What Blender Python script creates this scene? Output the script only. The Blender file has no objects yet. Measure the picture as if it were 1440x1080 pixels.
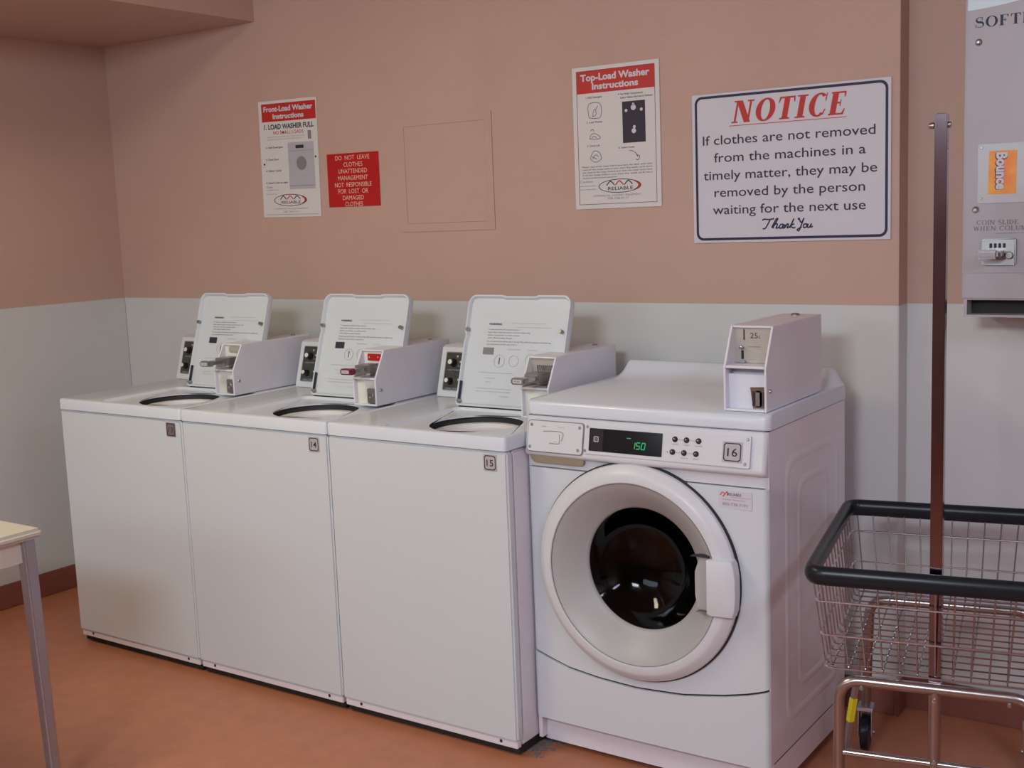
import bpy, bmesh, math, random
from mathutils import Vector, Matrix
random.seed(7)
PI = math.pi
scn = bpy.context.scene
COL = scn.collection

# ------------------------------------------------------------------ camera
def set_camera():
    yaw, pit, rol = math.radians(34.661), math.radians(8.0199), math.radians(-2.2159)
    f = Vector((-math.sin(yaw)*math.cos(pit), math.cos(yaw)*math.cos(pit), -math.sin(pit)))
    rt = Vector((math.cos(yaw), math.sin(yaw), 0)); up = rt.cross(f)
    r2 = rt*math.cos(rol) + up*math.sin(rol); u2 = -rt*math.sin(rol) + up*math.cos(rol)
    cd = bpy.data.cameras.new('camera'); co = bpy.data.objects.new('camera', cd); COL.objects.link(co)
    M = Matrix((r2, u2, -f)).transposed().to_4x4(); M.translation = Vector((3.7778, -3.3831, 1.5047))
    co.matrix_world = M
    cd.sensor_width = 36; cd.lens = 1679.58/1440*36; cd.clip_start = .02
    scn.camera = co
set_camera()

# ------------------------------------------------------------------ world, lights, exposure
w = bpy.data.worlds.new('world'); scn.world = w; w.use_nodes = True
w.node_tree.nodes['Background'].inputs[0].default_value = (.66, .76, 1, 1)
w.node_tree.nodes['Background'].inputs[1].default_value = .2
def area(name, loc, sx, sy, power, col, aim=None):
    l = bpy.data.lights.new(name, 'AREA'); l.shape = 'RECTANGLE'; l.size = sx; l.size_y = sy
    l.energy = power; l.color = col
    o = bpy.data.objects.new(name, l); COL.objects.link(o); o.location = loc
    if aim: o.rotation_euler = (Vector(aim)-Vector(loc)).to_track_quat('-Z', 'Y').to_euler()
    return o
area('fluorescent_lamp_near_wall', (.9, -2.3, 2.56), .3, 1.2, 27, (1, .90, .62))
area('fluorescent_lamp_by_camera', (4.8, -2.7, 2.5), .3, 1.2, 36, (.72, .80, 1))
area('fluorescent_lamp_far', (3.0, -4.5, 2.52), .9, .5, 76, (.82, .93, 1), aim=(1.3, 0, .8))
area('front_fill_light', (.9, -5.9, 2.1), 2.2, .8, 26, (.72, .86, 1), aim=(1.9, 0, 1.0))  # unseen cool fill light; the wall behind it has no window
scn.view_settings.view_transform = 'Standard'
scn.view_settings.look = 'None'
scn.view_settings.gamma = 1
scn.view_settings.use_curve_mapping = False
scn.view_settings.exposure = .07

# ------------------------------------------------------------------ materials
def mat(name, col, rough=.5, metal=0, noise=0, nscale=8, bump=0, bscale=60, spec=.5, emit=None, trans=0, ior=1.45, coat=0, col2=None, stretch=None, rvar=0):
    m = bpy.data.materials.new(name); m.use_nodes = True; nt = m.node_tree; b = nt.nodes['Principled BSDF']
    b.inputs['Base Color'].default_value = (*col, 1); b.inputs['Roughness'].default_value = rough
    b.inputs['Metallic'].default_value = metal; b.inputs['Specular IOR Level'].default_value = spec
    b.inputs['IOR'].default_value = ior
    b.inputs['Coat Weight'].default_value = coat
    if trans: b.inputs['Transmission Weight'].default_value = trans
    if emit: b.inputs['Emission Color'].default_value = (*emit[:3], 1); b.inputs['Emission Strength'].default_value = emit[3]
    tc = nt.nodes.new('ShaderNodeTexCoord'); mp = nt.nodes.new('ShaderNodeMapping'); nt.links.new(tc.outputs['Object'], mp.inputs[0])
    if stretch: mp.inputs['Scale'].default_value = stretch
    if noise:
        n = nt.nodes.new('ShaderNodeTexNoise'); n.inputs['Scale'].default_value = nscale; n.inputs['Detail'].default_value = 6
        nt.links.new(mp.outputs[0], n.inputs['Vector'])
        r = nt.nodes.new('ShaderNodeMapRange'); r.inputs[1].default_value = .3; r.inputs[2].default_value = .7
        nt.links.new(n.outputs[0], r.inputs[0])
        mx = nt.nodes.new('ShaderNodeMix'); mx.data_type = 'RGBA'
        c2 = col2 or tuple(c*(1-noise) for c in col)
        mx.inputs[6].default_value = (*col, 1); mx.inputs[7].default_value = (*c2, 1)
        nt.links.new(r.outputs[0], mx.inputs[0]); nt.links.new(mx.outputs[2], b.inputs['Base Color'])
        if rvar:
            r2 = nt.nodes.new('ShaderNodeMapRange'); r2.inputs[3].default_value = rough-rvar; r2.inputs[4].default_value = rough+rvar
            nt.links.new(n.outputs[0], r2.inputs[0]); nt.links.new(r2.outputs[0], b.inputs['Roughness'])
    if bump:
        n2 = nt.nodes.new('ShaderNodeTexNoise'); n2.inputs['Scale'].default_value = bscale; n2.inputs['Detail'].default_value = 3
        nt.links.new(mp.outputs[0], n2.inputs['Vector'])
        bp = nt.nodes.new('ShaderNodeBump'); bp.inputs['Strength'].default_value = bump; bp.inputs['Distance'].default_value = .002
        nt.links.new(n2.outputs[0], bp.inputs['Height']); nt.links.new(bp.outputs[0], b.inputs['Normal'])
    return m
M = dict(
    peach=mat('peach_wall_paint', (.53, .355, .298), .55, noise=.06, nscale=3, bump=.25, bscale=90),
    wains=mat('white_wall_paint', (.60, .61, .62), .45, noise=.05, nscale=3, bump=.12, bscale=70),
    ceil=mat('ceiling_paint', (.60, .46, .38), .8, bump=.2),
    floor=mat('red_brown_sheet_floor', (.47, .182, .10), .36, noise=.12, nscale=14, bump=.06, bscale=200, rvar=.06),
    base=mat('maroon_vinyl_baseboard', (.24, .085, .065), .45, noise=.1, nscale=20),
    enamel=mat('white_appliance_enamel', (.61, .66, .715), .28, noise=.01, nscale=3),
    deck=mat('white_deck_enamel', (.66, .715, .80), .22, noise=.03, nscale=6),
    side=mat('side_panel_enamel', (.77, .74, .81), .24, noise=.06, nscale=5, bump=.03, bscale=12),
    plastic=mat('white_plastic', (.64, .66, .71), .35, noise=.02),
    cream=mat('cream_plastic', (.74, .73, .67), .42, noise=.03),
    bowl=mat('grey_white_plastic', (.42, .42, .43), .40, noise=.03),
    box=mat('coin_box_paint', (.73, .73, .80), .35, noise=.04, nscale=12, bump=.05, bscale=160),
    boxin=mat('coin_box_inside_paint', (.68, .71, .80), .4),
    beige=mat('beige_metal_plate', (.50, .46, .41), .42, .3, noise=.1, nscale=30),
    dark=mat('dark_gap_and_shade', (.02, .018, .018), .7),  # real gaps, plus shade painted under lids, cabinets and in the tray
    face=mat('dark_grey_face', (.06, .062, .055), .35, noise=.4, nscale=60),
    black=mat('black_panel', (.018, .017, .02), .25),
    lamp=mat('display_window', (.012, .012, .014), .12),
    green=mat('green_digits', (.02, .3, .12), .5, emit=(.02, .5, .2, .38)),
    chrome=mat('chrome', (.50, .50, .52), .22, 1),
    hoop=mat('bright_chrome_wire', (.74, .70, .78), .20, 1),
    wire=mat('chrome_wire', (.36, .32, .35), .24, 1),
    pole=mat('chrome_pole', (.26, .20, .23), .14, 1, noise=.35, nscale=7, stretch=(1, 1, .6)),
    tube=mat('nickel_tube', (.42, .38, .39), .28, 1, noise=.1, nscale=9),
    steel=mat('brushed_steel', (.42, .42, .42), .35, 1, noise=.15, nscale=20),
    alu=mat('grey_aluminium', (.42, .41, .47), .38, .8, noise=.08, nscale=6),
    rubber=mat('black_rubber', (.010, .014, .020), .30, spec=.35, noise=.1, nscale=15),
    gasket=mat('dark_grey_rubber', (.05, .05, .052), .5),
    drum=mat('steel_drum', (.10, .085, .08), .42, .8, noise=.1, nscale=30),
    tub=mat('white_tub', (.66, .65, .64), .35),
    ink=mat('black_ink', (.03, .025, .045), .6),
    greyink=mat('grey_ink', (.22, .21, .22), .6),
    paleink=mat('pale_ink', (.48, .47, .45), .6),
    navy=mat('navy_ink', (.012, .010, .05), .5),
    red=mat('red_ink', (.50, .022, .02), .5, noise=.04),
    deepred=mat('red_plastic', (.46, .008, .010), .35, noise=.06, nscale=20),
    darkred=mat('dark_red', (.20, .02, .035), .4),
    pinkt=mat('pale_engraving', (.78, .50, .40), .6),
    paper=mat('white_sign_face', (.61, .60, .67), .40, noise=.02),
    paper2=mat('white_poster_face', (.66, .64, .64), .45, noise=.02),
    lilac=mat('lilac_grey_print', (.44, .43, .49), .5, noise=.05, nscale=25),
    plate=mat('number_plate_face', (.45, .425, .46), .4),
    plate13=mat('number_plate_brown', (.20, .14, .16), .4),
    vend=mat('off_white_vending_paint', (.43, .41, .45), .38, noise=.03),
    pale=mat('pale_blue_film', (.66, .80, .88), .25),
    window=mat('clear_grey_cover', (.52, .55, .58), .2),
    orange=mat('orange_print', (.85, .20, .035), .4, noise=.5, nscale=22, col2=(.85, .42, .05)),
    yellow=mat('yellow_tag', (.80, .72, .02), .5),
    table=mat('cream_laminate', (.55, .51, .455), .4, noise=.03),
    casterm=mat('zinc_plate', (.45, .42, .46), .3, .8),
    lint=mat('grey_lint', (.22, .20, .19), .95, noise=.3, nscale=60, bump=.6, bscale=300),
    amber=mat('olive_recess', (.27, .235, .165), .5),
)
def glassmat():
    m = bpy.data.materials.new('dark_door_glass'); m.use_nodes = True; nt = m.node_tree; nt.nodes.remove(nt.nodes['Principled BSDF'])
    tr = nt.nodes.new('ShaderNodeBsdfTransparent'); tr.inputs[0].default_value = (.24, .20, .20, 1)
    gl = nt.nodes.new('ShaderNodeBsdfGlossy'); gl.inputs['Roughness'].default_value = .06; gl.inputs[0].default_value = (.8, .8, .85, 1)
    fr = nt.nodes.new('ShaderNodeLayerWeight'); fr.inputs[0].default_value = .22
    mr = nt.nodes.new('ShaderNodeMapRange'); mr.inputs[3].default_value = .012; mr.inputs[4].default_value = .2
    nt.links.new(fr.outputs[1], mr.inputs[0])
    mx = nt.nodes.new('ShaderNodeMixShader'); out = nt.nodes['Material Output']
    nt.links.new(mr.outputs[0], mx.inputs[0]); nt.links.new(tr.outputs[0], mx.inputs[1]); nt.links.new(gl.outputs[0], mx.inputs[2]); nt.links.new(mx.outputs[0], out.inputs[0])
    return m
M['glass'] = glassmat()

# ------------------------------------------------------------------ builders
def link(name, me, m=None, parent=None):
    o = bpy.data.objects.new(name, me); COL.objects.link(o)
    if m is not None and me is not None and not me.materials: me.materials.append(M[m] if isinstance(m, str) else m)
    if parent is not None: o.parent = parent
    return o
def fin(name, bm, m, parent=None, smooth=False, kind=None, label=None, angle=40):
    bmesh.ops.recalc_face_normals(bm, faces=bm.faces)
    me = bpy.data.meshes.new(name); bm.to_mesh(me); bm.free()
    if smooth:
        me.shade_smooth(); me.set_sharp_from_angle(angle=math.radians(angle))
    o = link(name, me, m, parent)
    if kind: o['kind'] = kind
    if label: o['label'] = label
    return o
def thing(name, label, cat, loc=(0, 0, 0), rz=0, group=None):
    o = bpy.data.objects.new(name, None); COL.objects.link(o); o.empty_display_size = .05
    o.location = loc; o.rotation_euler = (0, 0, rz); o['label'] = label; o['category'] = cat
    if group: o['group'] = group
    return o
def bx(bm, x0, x1, y0, y1, z0, z1, bev=0, seg=2, mtx=None):
    vs = [bm.verts.new((x, y, z)) for x in (x0, x1) for y in (y0, y1) for z in (z0, z1)]
    fs = [(0, 1, 3, 2), (4, 6, 7, 5), (0, 4, 5, 1), (2, 3, 7, 6), (0, 2, 6, 4), (1, 5, 7, 3)]
    fa = [bm.faces.new([vs[i] for i in f]) for f in fs]
    if mtx: bmesh.ops.transform(bm, matrix=mtx, verts=vs)
    if bev:
        ed = list({e for f in fa for e in f.edges})
        bmesh.ops.bevel(bm, geom=ed, offset=bev, segments=seg, affect='EDGES', clamp_overlap=True)
def box(name, m, parent, x0, x1, y0, y1, z0, z1, bev=0, seg=2, label=None, kind=None, mtx=None):
    bm = bmesh.new(); bx(bm, x0, x1, y0, y1, z0, z1, bev, seg, mtx)
    return fin(name, bm, m, parent, smooth=bev > 0, label=label, kind=kind)
def frames(pts, closed):
    n = len(pts); T = []
    for i in range(n):
        a = pts[(i-1) % n] if (closed or i > 0) else pts[i]; b = pts[(i+1) % n] if (closed or i < n-1) else pts[i]
        T.append((b-a).normalized())
    ref = Vector((0, 0, 1)) if abs(T[0].z) < .9 else Vector((1, 0, 0))
    N = [(ref - T[0]*ref.dot(T[0])).normalized()]
    for i in range(1, n):
        v = N[-1] - T[i]*N[-1].dot(T[i]); N.append(v.normalized())
    return T, N
def tb(bm, pts, r, seg=8, closed=False, flat=1.0):
    pts = [Vector(p) for p in pts]; T, N = frames(pts, closed); rings = []
    rr = r if isinstance(r, (list, tuple)) else [r]*len(pts)
    for p, t, nn, ri in zip(pts, T, N, rr):
        b = t.cross(nn)
        rings.append([bm.verts.new(p + nn*math.cos(2*PI*k/seg)*ri*flat + b*math.sin(2*PI*k/seg)*ri) for k in range(seg)])
    m = len(rings)
    for i in range(m if closed else m-1):
        A, B = rings[i], rings[(i+1) % m]
        for k in range(seg): bm.faces.new((A[k], A[(k+1) % seg], B[(k+1) % seg], B[k]))
    if not closed:
        bm.faces.new(rings[0][::-1]); bm.faces.new(rings[-1])
def tube(name, m, parent, pts, r, seg=10, closed=False, flat=1.0, label=None):
    bm = bmesh.new(); tb(bm, pts, r, seg, closed, flat)
    return fin(name, bm, m, parent, smooth=True, label=label)
def rounded(pts, r, n=6):
    """polyline with its inner corners rounded to radius r"""
    pts = [Vector(p) for p in pts]; out = [pts[0]]
    for i in range(1, len(pts)-1):
        a, p, b = pts[i-1], pts[i], pts[i+1]; u = (a-p).normalized(); v = (b-p).normalized()
        p0 = p+u*r; p1 = p+v*r
        for k in range(n+1):
            t = k/n; out.append((1-t)**2*p0 + 2*t*(1-t)*p + t*t*p1)
    out.append(pts[-1]); return out
def rloop(x0, x1, z0, z1, r, n=5):
    """rounded rectangle loop in 2D, counter-clockwise"""
    out = []
    for cx, cz, a in ((x1-r, z0+r, -PI/2), (x1-r, z1-r, 0), (x0+r, z1-r, PI/2), (x0+r, z0+r, PI)):
        for k in range(n+1):
            t = a+PI/2*k/n; out.append((cx+r*math.cos(t), cz+r*math.sin(t)))
    return out
def lathe(bm, prof, c, axis='Y', seg=64):
    """prof: list of (radius, depth along axis) about centre c"""
    rings = []
    for r, d in prof:
        ring = []
        for k in range(seg):
            a = 2*PI*k/seg
            if r < 1e-6: a = 0
            if axis == 'Y': v = (c[0]+r*math.cos(a), c[1]+d, c[2]+r*math.sin(a))
            elif axis == 'Z': v = (c[0]+r*math.cos(a), c[1]+r*math.sin(a), c[2]+d)
            else: v = (c[0]+d, c[1]+r*math.cos(a), c[2]+r*math.sin(a))
            ring.append(v)
        rings.append([bm.verts.new(ring[0])] if r < 1e-6 else [bm.verts.new(v) for v in ring])
    for A, B in zip(rings, rings[1:]):
        for k in range(seg):
            a0, a1 = A[k % len(A)], A[(k+1) % len(A)]; b0, b1 = B[k % len(B)], B[(k+1) % len(B)]
            vs = []
            for v in (a0, a1, b1, b0):
                if v not in vs: vs.append(v)
            if len(vs) > 2: bm.faces.new(vs)
def turned(name, m, parent, prof, c, axis='Y', seg=48, label=None, angle=40):
    bm = bmesh.new(); lathe(bm, prof, c, axis, seg)
    return fin(name, bm, m, parent, smooth=True, label=label, angle=angle)
def screw(name, m, parent, c, r, h, axis='Y', sgn=-1, seg=16):
    return turned(name, m, parent, [(0, 0), (r, 0), (r, sgn*h*.5), (r*.75, sgn*h), (r*.3, sgn*h), (r*.3, sgn*h*.7), (0, sgn*h*.7)], c, axis, seg)
def prism2(bm, loop, y0, y1, plane='XZ'):
    f = (lambda a, b, c: (a, c, b)) if plane == 'XZ' else ((lambda a, b, c: (c, a, b)) if plane == 'YZ' else (lambda a, b, c: (a, b, c)))
    A = [bm.verts.new(f(a, b, y0)) for a, b in loop]; B = [bm.verts.new(f(a, b, y1)) for a, b in loop]
    n = len(loop)
    bm.faces.new(A); bm.faces.new(B[::-1])
    for i in range(n): bm.faces.new((A[i], B[i], B[(i+1) % n], A[(i+1) % n]))
def slab(name, m, parent, loop, y0, y1, plane='XZ', bev=0, label=None):
    bm = bmesh.new(); prism2(bm, loop, y0, y1, plane)
    if bev:
        ed = [e for e in bm.edges if e.calc_face_angle(0) > math.radians(60)]
        bmesh.ops.bevel(bm, geom=ed, offset=bev, segments=2, affect='EDGES')
    return fin(name, bm, m, parent, smooth=True, label=label, angle=35)
def ringplate(bm, outer, inner, y0, y1, plane='XZ'):
    """flat plate with a hole: two loops with equal point count"""
    f = (lambda a, b, c: (a, c, b)) if plane == 'XZ' else ((lambda a, b, c: (c, a, b)) if plane == 'YZ' else (lambda a, b, c: (a, b, c)))
    V = [[bm.verts.new(f(a, b, y)) for a, b in L] for L in (outer, inner) for y in (y0, y1)]
    n = len(outer); O0, O1, I0, I1 = V
    for i in range(n):
        j = (i+1) % n
        bm.faces.new((O0[i], O0[j], I0[j], I0[i])); bm.faces.new((O1[i], I1[i], I1[j], O1[j]))
        bm.faces.new((O0[i], O1[i], O1[j], O0[j])); bm.faces.new((I0[i], I0[j], I1[j], I1[i]))
def printloop(name, m, parent, outer, inner, y, th=.0004):
    bm = bmesh.new(); ringplate(bm, outer, inner, y-th, y); return fin(name, bm, m, parent)

# ---- lettering: flat print on a plane facing -Y (local x right, z up)
def text_mesh(bm, s, x0, z0, x1=None, h=None, y=0, shear=0, bold=0, slope=0, centre=False, space=1):
    c = bpy.data.curves.new('t', 'FONT'); c.body = s; c.size = 1; c.shear = shear; c.offset = bold; c.resolution_u = 3; c.space_character = space
    o = bpy.data.objects.new('t', c); COL.objects.link(o)
    dg = bpy.context.evaluated_depsgraph_get(); dg.update(); me = bpy.data.meshes.new_from_object(o.evaluated_get(dg))
    bpy.data.objects.remove(o); bpy.data.curves.remove(c)
    if not me.vertices: return
    xs = [v.co.x for v in me.vertices]; a, b = min(xs), max(xs)
    sy = h/.72                                            # h = cap height
    sx = (x1-x0)/(b-a) if x1 is not None else sy
    off = bm.verts
    vs = [off.new((x0+(v.co.x-a)*sx, y, z0+v.co.y*sy+slope*(v.co.x-a)*sx)) for v in me.vertices]
    for p in me.polygons:
        try: bm.faces.new([vs[i] for i in p.vertices])
        except ValueError: pass
    bpy.data.meshes.remove(me)
def letters(name, m, parent, rows, y=0, **k):
    """rows: (text, x0, z0, x1, cap height)"""
    bm = bmesh.new()
    for r in rows: text_mesh(bm, r[0], r[1], r[2], r[3], r[4], y, **k)
    for f in bm.faces:
        f.normal_update()
        if f.normal.y > 0: f.normal_flip()
    me = bpy.data.meshes.new(name); bm.to_mesh(me); bm.free()
    o = link(name, me, m, parent)
    if len(rows) > 1: o['kind'] = 'stuff'
    return o
def polys(bm, P, y):
    for i, L in enumerate(P):                       # strokes that overlap sit a hair apart
        try: bm.faces.new([bm.verts.new((a, y-i*6e-6, b)) for a, b in L])
        except ValueError: pass
def ribbon(pts, w):
    out = []
    P = [Vector((a, b)) for a, b in pts]
    L, R = [], []
    for i, p in enumerate(P):
        d = (P[min(i+1, len(P)-1)]-P[max(i-1, 0)]); d = d.normalized() if d.length else Vector((1, 0))
        n = Vector((-d.y, d.x)); ww = w(i/(len(P)-1)) if callable(w) else w
        L.append(p+n*ww/2); R.append(p-n*ww/2)
    for i in range(len(P)-1): out.append([L[i], L[i+1], R[i+1], R[i]])
    return out
def serif_glyph(ch, th, tn):
    """roman capitals as polygons, cap height 1; returns polygons and width"""
    sf = .34*th+.10; sh = max(.045, tn*.9)
    def V(x, y0=0, y1=1, w=th, s0=1, s1=1):
        q = [[(x, y0), (x+w, y0), (x+w, y1), (x, y1)]]
        if s0: q.append([(x-sf*.6, y0), (x+w+sf*.6, y0), (x+w+sf*.5, y0+sh), (x-sf*.5, y0+sh)])
        if s1: q.append([(x-sf*.6, y1-sh), (x+w+sf*.6, y1-sh), (x+w+sf*.6, y1), (x-sf*.6, y1)])
        return q
    def H(x0, x1, y, w=tn): return [[(x0, y), (x1, y), (x1, y+w), (x0, y+w)]]
    def S(x0, y0, x1, y1, w):
        return [[(x0, y0), (x0+w, y0), (x1+w, y1), (x1, y1)]]
    def arc(cx, cy, rx, ry, a0, a1, n=20, tk=th, tt=tn):
        q = []
        for i in range(n):
            a, b = [math.radians(a0+(a1-a0)*k/n) for k in (i, i+1)]
            q.append([(cx+rx*math.cos(a), cy+ry*math.sin(a)), (cx+rx*math.cos(b), cy+ry*math.sin(b)),
                      (cx+(rx-tk)*math.cos(b), cy+(ry-tt)*math.sin(b)), (cx+(rx-tk)*math.cos(a), cy+(ry-tt)*math.sin(a))])
        return q
    o = .1
    if ch == 'I': return V(o), th+.2
    if ch == 'N': return V(o, 0, 1, tn*1.3, 1, 1)+V(.74, 0, 1, tn*1.3, 0, 1)+S(.74+tn*.3-th*.6, 0, o-.02, 1, th*1.15), .92+tn
    if ch == 'O': return arc(.5, .5, .46, .52, 0, 360, 36), 1.0
    if ch == 'C': return arc(.5, .5, .44, .52, 48, 312, 28)+[[(.76, .66), (.80, .66), (.82, 1.0), (.78, 1.0)], [(.74, .78), (.80, .66), (.80, .9)], [(.78, .3), (.84, .3), (.76, .1), (.72, .14)]], .9
    if ch == 'T': return V(.40-th/2, 0, 1, th, 1, 0)+H(.04, .76, 1-tn)+[[(.02, .74), (.06, .74), (.14, 1), (.04, 1)], [(.74, .74), (.78, .74), (.76, 1), (.66, 1)]], .82
    if ch in 'EF':
        q = V(o, 0, 1, th, 1 if ch == 'F' else 0, 0)+H(o-.06, .66, 1-tn)+H(o, .50, .48)+[[(.64, .76), (.68, .76), (.68, 1), (.58, 1)], [(.48, .36), (.52, .36), (.52, .66), (.48, .66)]]
        if ch == 'E': q += H(o-.06, .68, 0)+[[(.70, .26), (.74, .26), (.70, 0), (.58, 0)]]
        return q, .78
    if ch == 'L': return V(o, 0, 1, th, 0, 1)+H(o-.06, .62, 0)+[[(.64, .28), (.68, .28), (.64, 0), (.54, 0)]], .72
    if ch == 'H': return V(o)+V(.62)+H(o, .7, .48), .74+th+.06
    if ch == 'U': return V(o, .3, 1, th, 0, 1)+V(.66, .3, 1, tn*1.2, 0, 1)+arc((o+.66+tn)/2, .32, (.66+tn*1.2-o)/2, .34, 180, 360, 16), .88
    if ch == 'D': return V(o, 0, 1, th, 1, 1)+arc(.36, .5, .44, .5, -90, 90, 22)+H(o, .38, 0)+H(o, .38, 1-tn), .88
    if ch == 'R': return V(o)+arc(.34, .74, .28, .26, -90, 90, 16)+H(o, .36, 1-tn)+H(o, .36, .48)+S(.62, 0, .34, .5, th), .82
    if ch == 'W': return S(.24, 0, .04, 1, th)+S(.24+th*.3, 0, .50, 1, tn)+S(.66, 0, .46, 1, th)+S(.68+th*.3, 0, .94, 1, tn)+H(-.02, .28, .95, .05)+H(.82, 1.08, .95, .05), 1.1
    if ch == 'M': return V(o, 0, 1, tn*1.2)+V(.84, 0, 1, th)+S(.46, 0, o, 1, th)+S(.50, 0, .84, 1, tn), 1.1
    if ch == 'S': 
        pts = []
        for i in range(41):
            t = i/40
            if t < .5:
                a = math.radians(40+230*t/.5); pts.append((.36+.25*math.cos(a), .745+.225*math.sin(a)))
            else:
                a = math.radians(90-230*(t-.5)/.5); pts.append((.37+.28*math.cos(a), .275+.245*math.sin(a)))
        return ribbon(pts, lambda t: tn+(th*1.05-tn)*max(0, 1-abs(t-.5)*3.2))+[[(.52, .68), (.57, .68), (.59, 1), (.55, 1)], [(.06, .34), (.10, .34), (.09, 0), (.05, 0)]], .72
    return [], .35
def serif(name, m, parent, s, x0, z0, x1, h, y, th=.16, tn=.055, shear=0, slope=0):
    pen = 0; allp = []
    for ch in s:
        P, wd = serif_glyph(ch, th, tn)
        for L in P: allp.append([(pen+a, b) for a, b in L])
        pen += wd+.06
    k = (x1-x0)/pen; bm = bmesh.new()
    polys(bm, [[(x0+a*k+shear*b*h, z0+b*h+slope*a*k) for a, b in L] for L in allp], y)
    for f in bm.faces:
        f.normal_update()
        if f.normal.y > 0: f.normal_flip()
    me = bpy.data.meshes.new(name); bm.to_mesh(me); bm.free()
    return link(name, me, m, parent)
def smooth2(pts, n=6):
    P = [pts[0]]+list(pts)+[pts[-1]]; out = []
    for i in range(1, len(P)-2):
        p0, p1, p2, p3 = [Vector(q) for q in P[i-1:i+3]]
        for k in range(n):
            t = k/n; out.append(.5*((2*p1)+(p2-p0)*t+(2*p0-5*p1+4*p2-p3)*t*t+(3*p1-p0-3*p2+p3)*t**3))
    out.append(Vector(pts[-1])); return out
def strokes(name, m, parent, S, y, w):
    bm = bmesh.new()
    for s in S: polys(bm, ribbon(smooth2(s), w), y)
    for f in bm.faces:
        f.normal_update()
        if f.normal.y > 0: f.normal_flip()
    me = bpy.data.meshes.new(name); bm.to_mesh(me); bm.free()
    o = link(name, me, m, parent)
    if len(S) > 1: o['kind'] = 'stuff'
    return o
def rects(name, m, parent, R, y, th=.0004, label=None):
    bm = bmesh.new()
    for x0, x1, z0, z1 in R: bx(bm, x0, x1, y-th, y, z0, z1)
    return fin(name, bm, m, parent, label=label, kind='stuff' if len(R) > 1 else None)

# ------------------------------------------------------------------ the room
XL, XC, YR, XR, YF, ZC, ZW = -.619, 2.770, .08, 5.2, -6.2, 2.62, 1.212
def structure(name, m, *a, **k):
    o = box(name, m, None, *a, **k); o['kind'] = 'structure'; return o
structure('floor', 'floor', XL-.1, XR+.1, YF-.1, YR+.1, -.05, 0)
structure('ceiling', 'ceil', XL-.1, XR+.1, YF-.1, YR+.1, ZC, ZC+.05)
wb = structure('wall_back', 'peach', XL-.1, XC, 0, YR+.1, 0, ZC)
box('wainscot', 'wains', wb, XL, XC+.002, -.003, .02, 0, ZW, bev=.002, label='white painted lower wall')
wa = structure('wall_alcove', 'peach', XC, XR+.1, YR, YR+.1, 0, ZC)
box('wainscot', 'wains', wa, XC-.001, XR, YR-.003, YR+.02, 0, ZW, bev=.002, label='white painted lower wall')
wt = structure('wall_return', 'peach', XC-.03, XC+.0015, 0.0005, YR, ZW, ZC)
box('wainscot', 'wains', wt, XC-.03, XC+.003, -.002, YR-.003, 0, ZW, bev=.0015, label='white painted lower wall')
wl = structure('wall_left', 'peach', XL-.1, XL, YF, 0, 0, ZC)
box('wainscot', 'wains', wl, XL-.02, XL+.003, YF, -.003, 0, ZW, bev=.002, label='white painted lower wall')
structure('wall_right', 'peach', XR, XR+.1, YF, YR, 0, ZC)
structure('wall_front', 'peach', XL, XR, YF-.1, YF, 0, ZC)
structure('beam', 'peach', XL, .296, YF, 0, 2.283, ZC)
structure('baseboard_left', 'base', XL+.003, XL+.012, YF, -.003, 0, .1, bev=.003)
structure('baseboard_back', 'base', XL+.003, XC, -.012, -.003, 0, .1, bev=.003)
structure('baseboard_return', 'base', XC+.003, XC+.012, -.012, YR-.003, 0, .1, bev=.003)
structure('baseboard_alcove', 'base', XC+.003, XR, YR-.012, YR-.003, 0, .1, bev=.003)

# access panel set in the wall
t = thing('access_panel', 'flush access panel painted over in peach, between the red sign and a tall poster', 'panel', (0, 0, 0))
bm = bmesh.new()
ringplate(bm, rloop(.983, 1.396, 1.460, 1.861, .004, 3), rloop(1.012, 1.367, 1.489, 1.832, .003, 3), -.0035, 0)
fin('frame', bm, 'peach', t)
bm = bmesh.new(); bx(bm, 1.0124, 1.3666, -.0030, 0, 1.4894, 1.8316, .0006, 1); fin('door', bm, 'peach', t)

# ------------------------------------------------------------------ wall signs
def sign(name, label, x0, x1, z0, z1, m, th=.006, r=.002, tilt=0):
    t = thing(name, label, 'sign', ((x0+x1)/2, 0, (z0+z1)/2))
    W, H = (x1-x0)/2, (z1-z0)/2
    slab('backing_board', m, t, rloop(-W, W, -H, H, r, 3), -th, -.0005)
    return t, (x0+x1)/2, (z0+z1)/2, -th-.0004
# NOTICE
t, cx, cz, y = sign('notice_sign', 'large white NOTICE sign about clothes left in machines, navy rounded border and red heading', 2.146, 2.749, 1.399, 1.843, 'paper', .005)
printloop('border', 'navy', t, rloop(2.155-cx, 2.741-cx, 1.406-cz, 1.837-cz, .022), rloop(2.1625-cx, 2.7335-cx, 1.4135-cz, 1.8295-cz, .016), y+.0003)
serif('heading', 'red', t, 'NOTICE', 2.274-cx, 1.752-cz, 2.622-cx, .064, y, th=.26, tn=.075, shear=.2)
rects('underline', 'red', t, [(2.266-cx, 2.624-cx, 1.7435-cz, 1.7455-cz)], y+.0004)
for s, a, b, z in (('If clothes are not removed', 2.180, 2.706, 1.692), ('from the machines in a', 2.216, 2.679, 1.640), ('timely matter, they may be', 2.181, 2.711, 1.588), ('removed by the person', 2.216, 2.677, 1.5365), ('waiting for the next use', 2.210, 2.679, 1.4845)):
    letters('lettering', 'ink', t, [(s, a-cx, z-cz, b-cx, .0285)], y, bold=.004)
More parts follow.
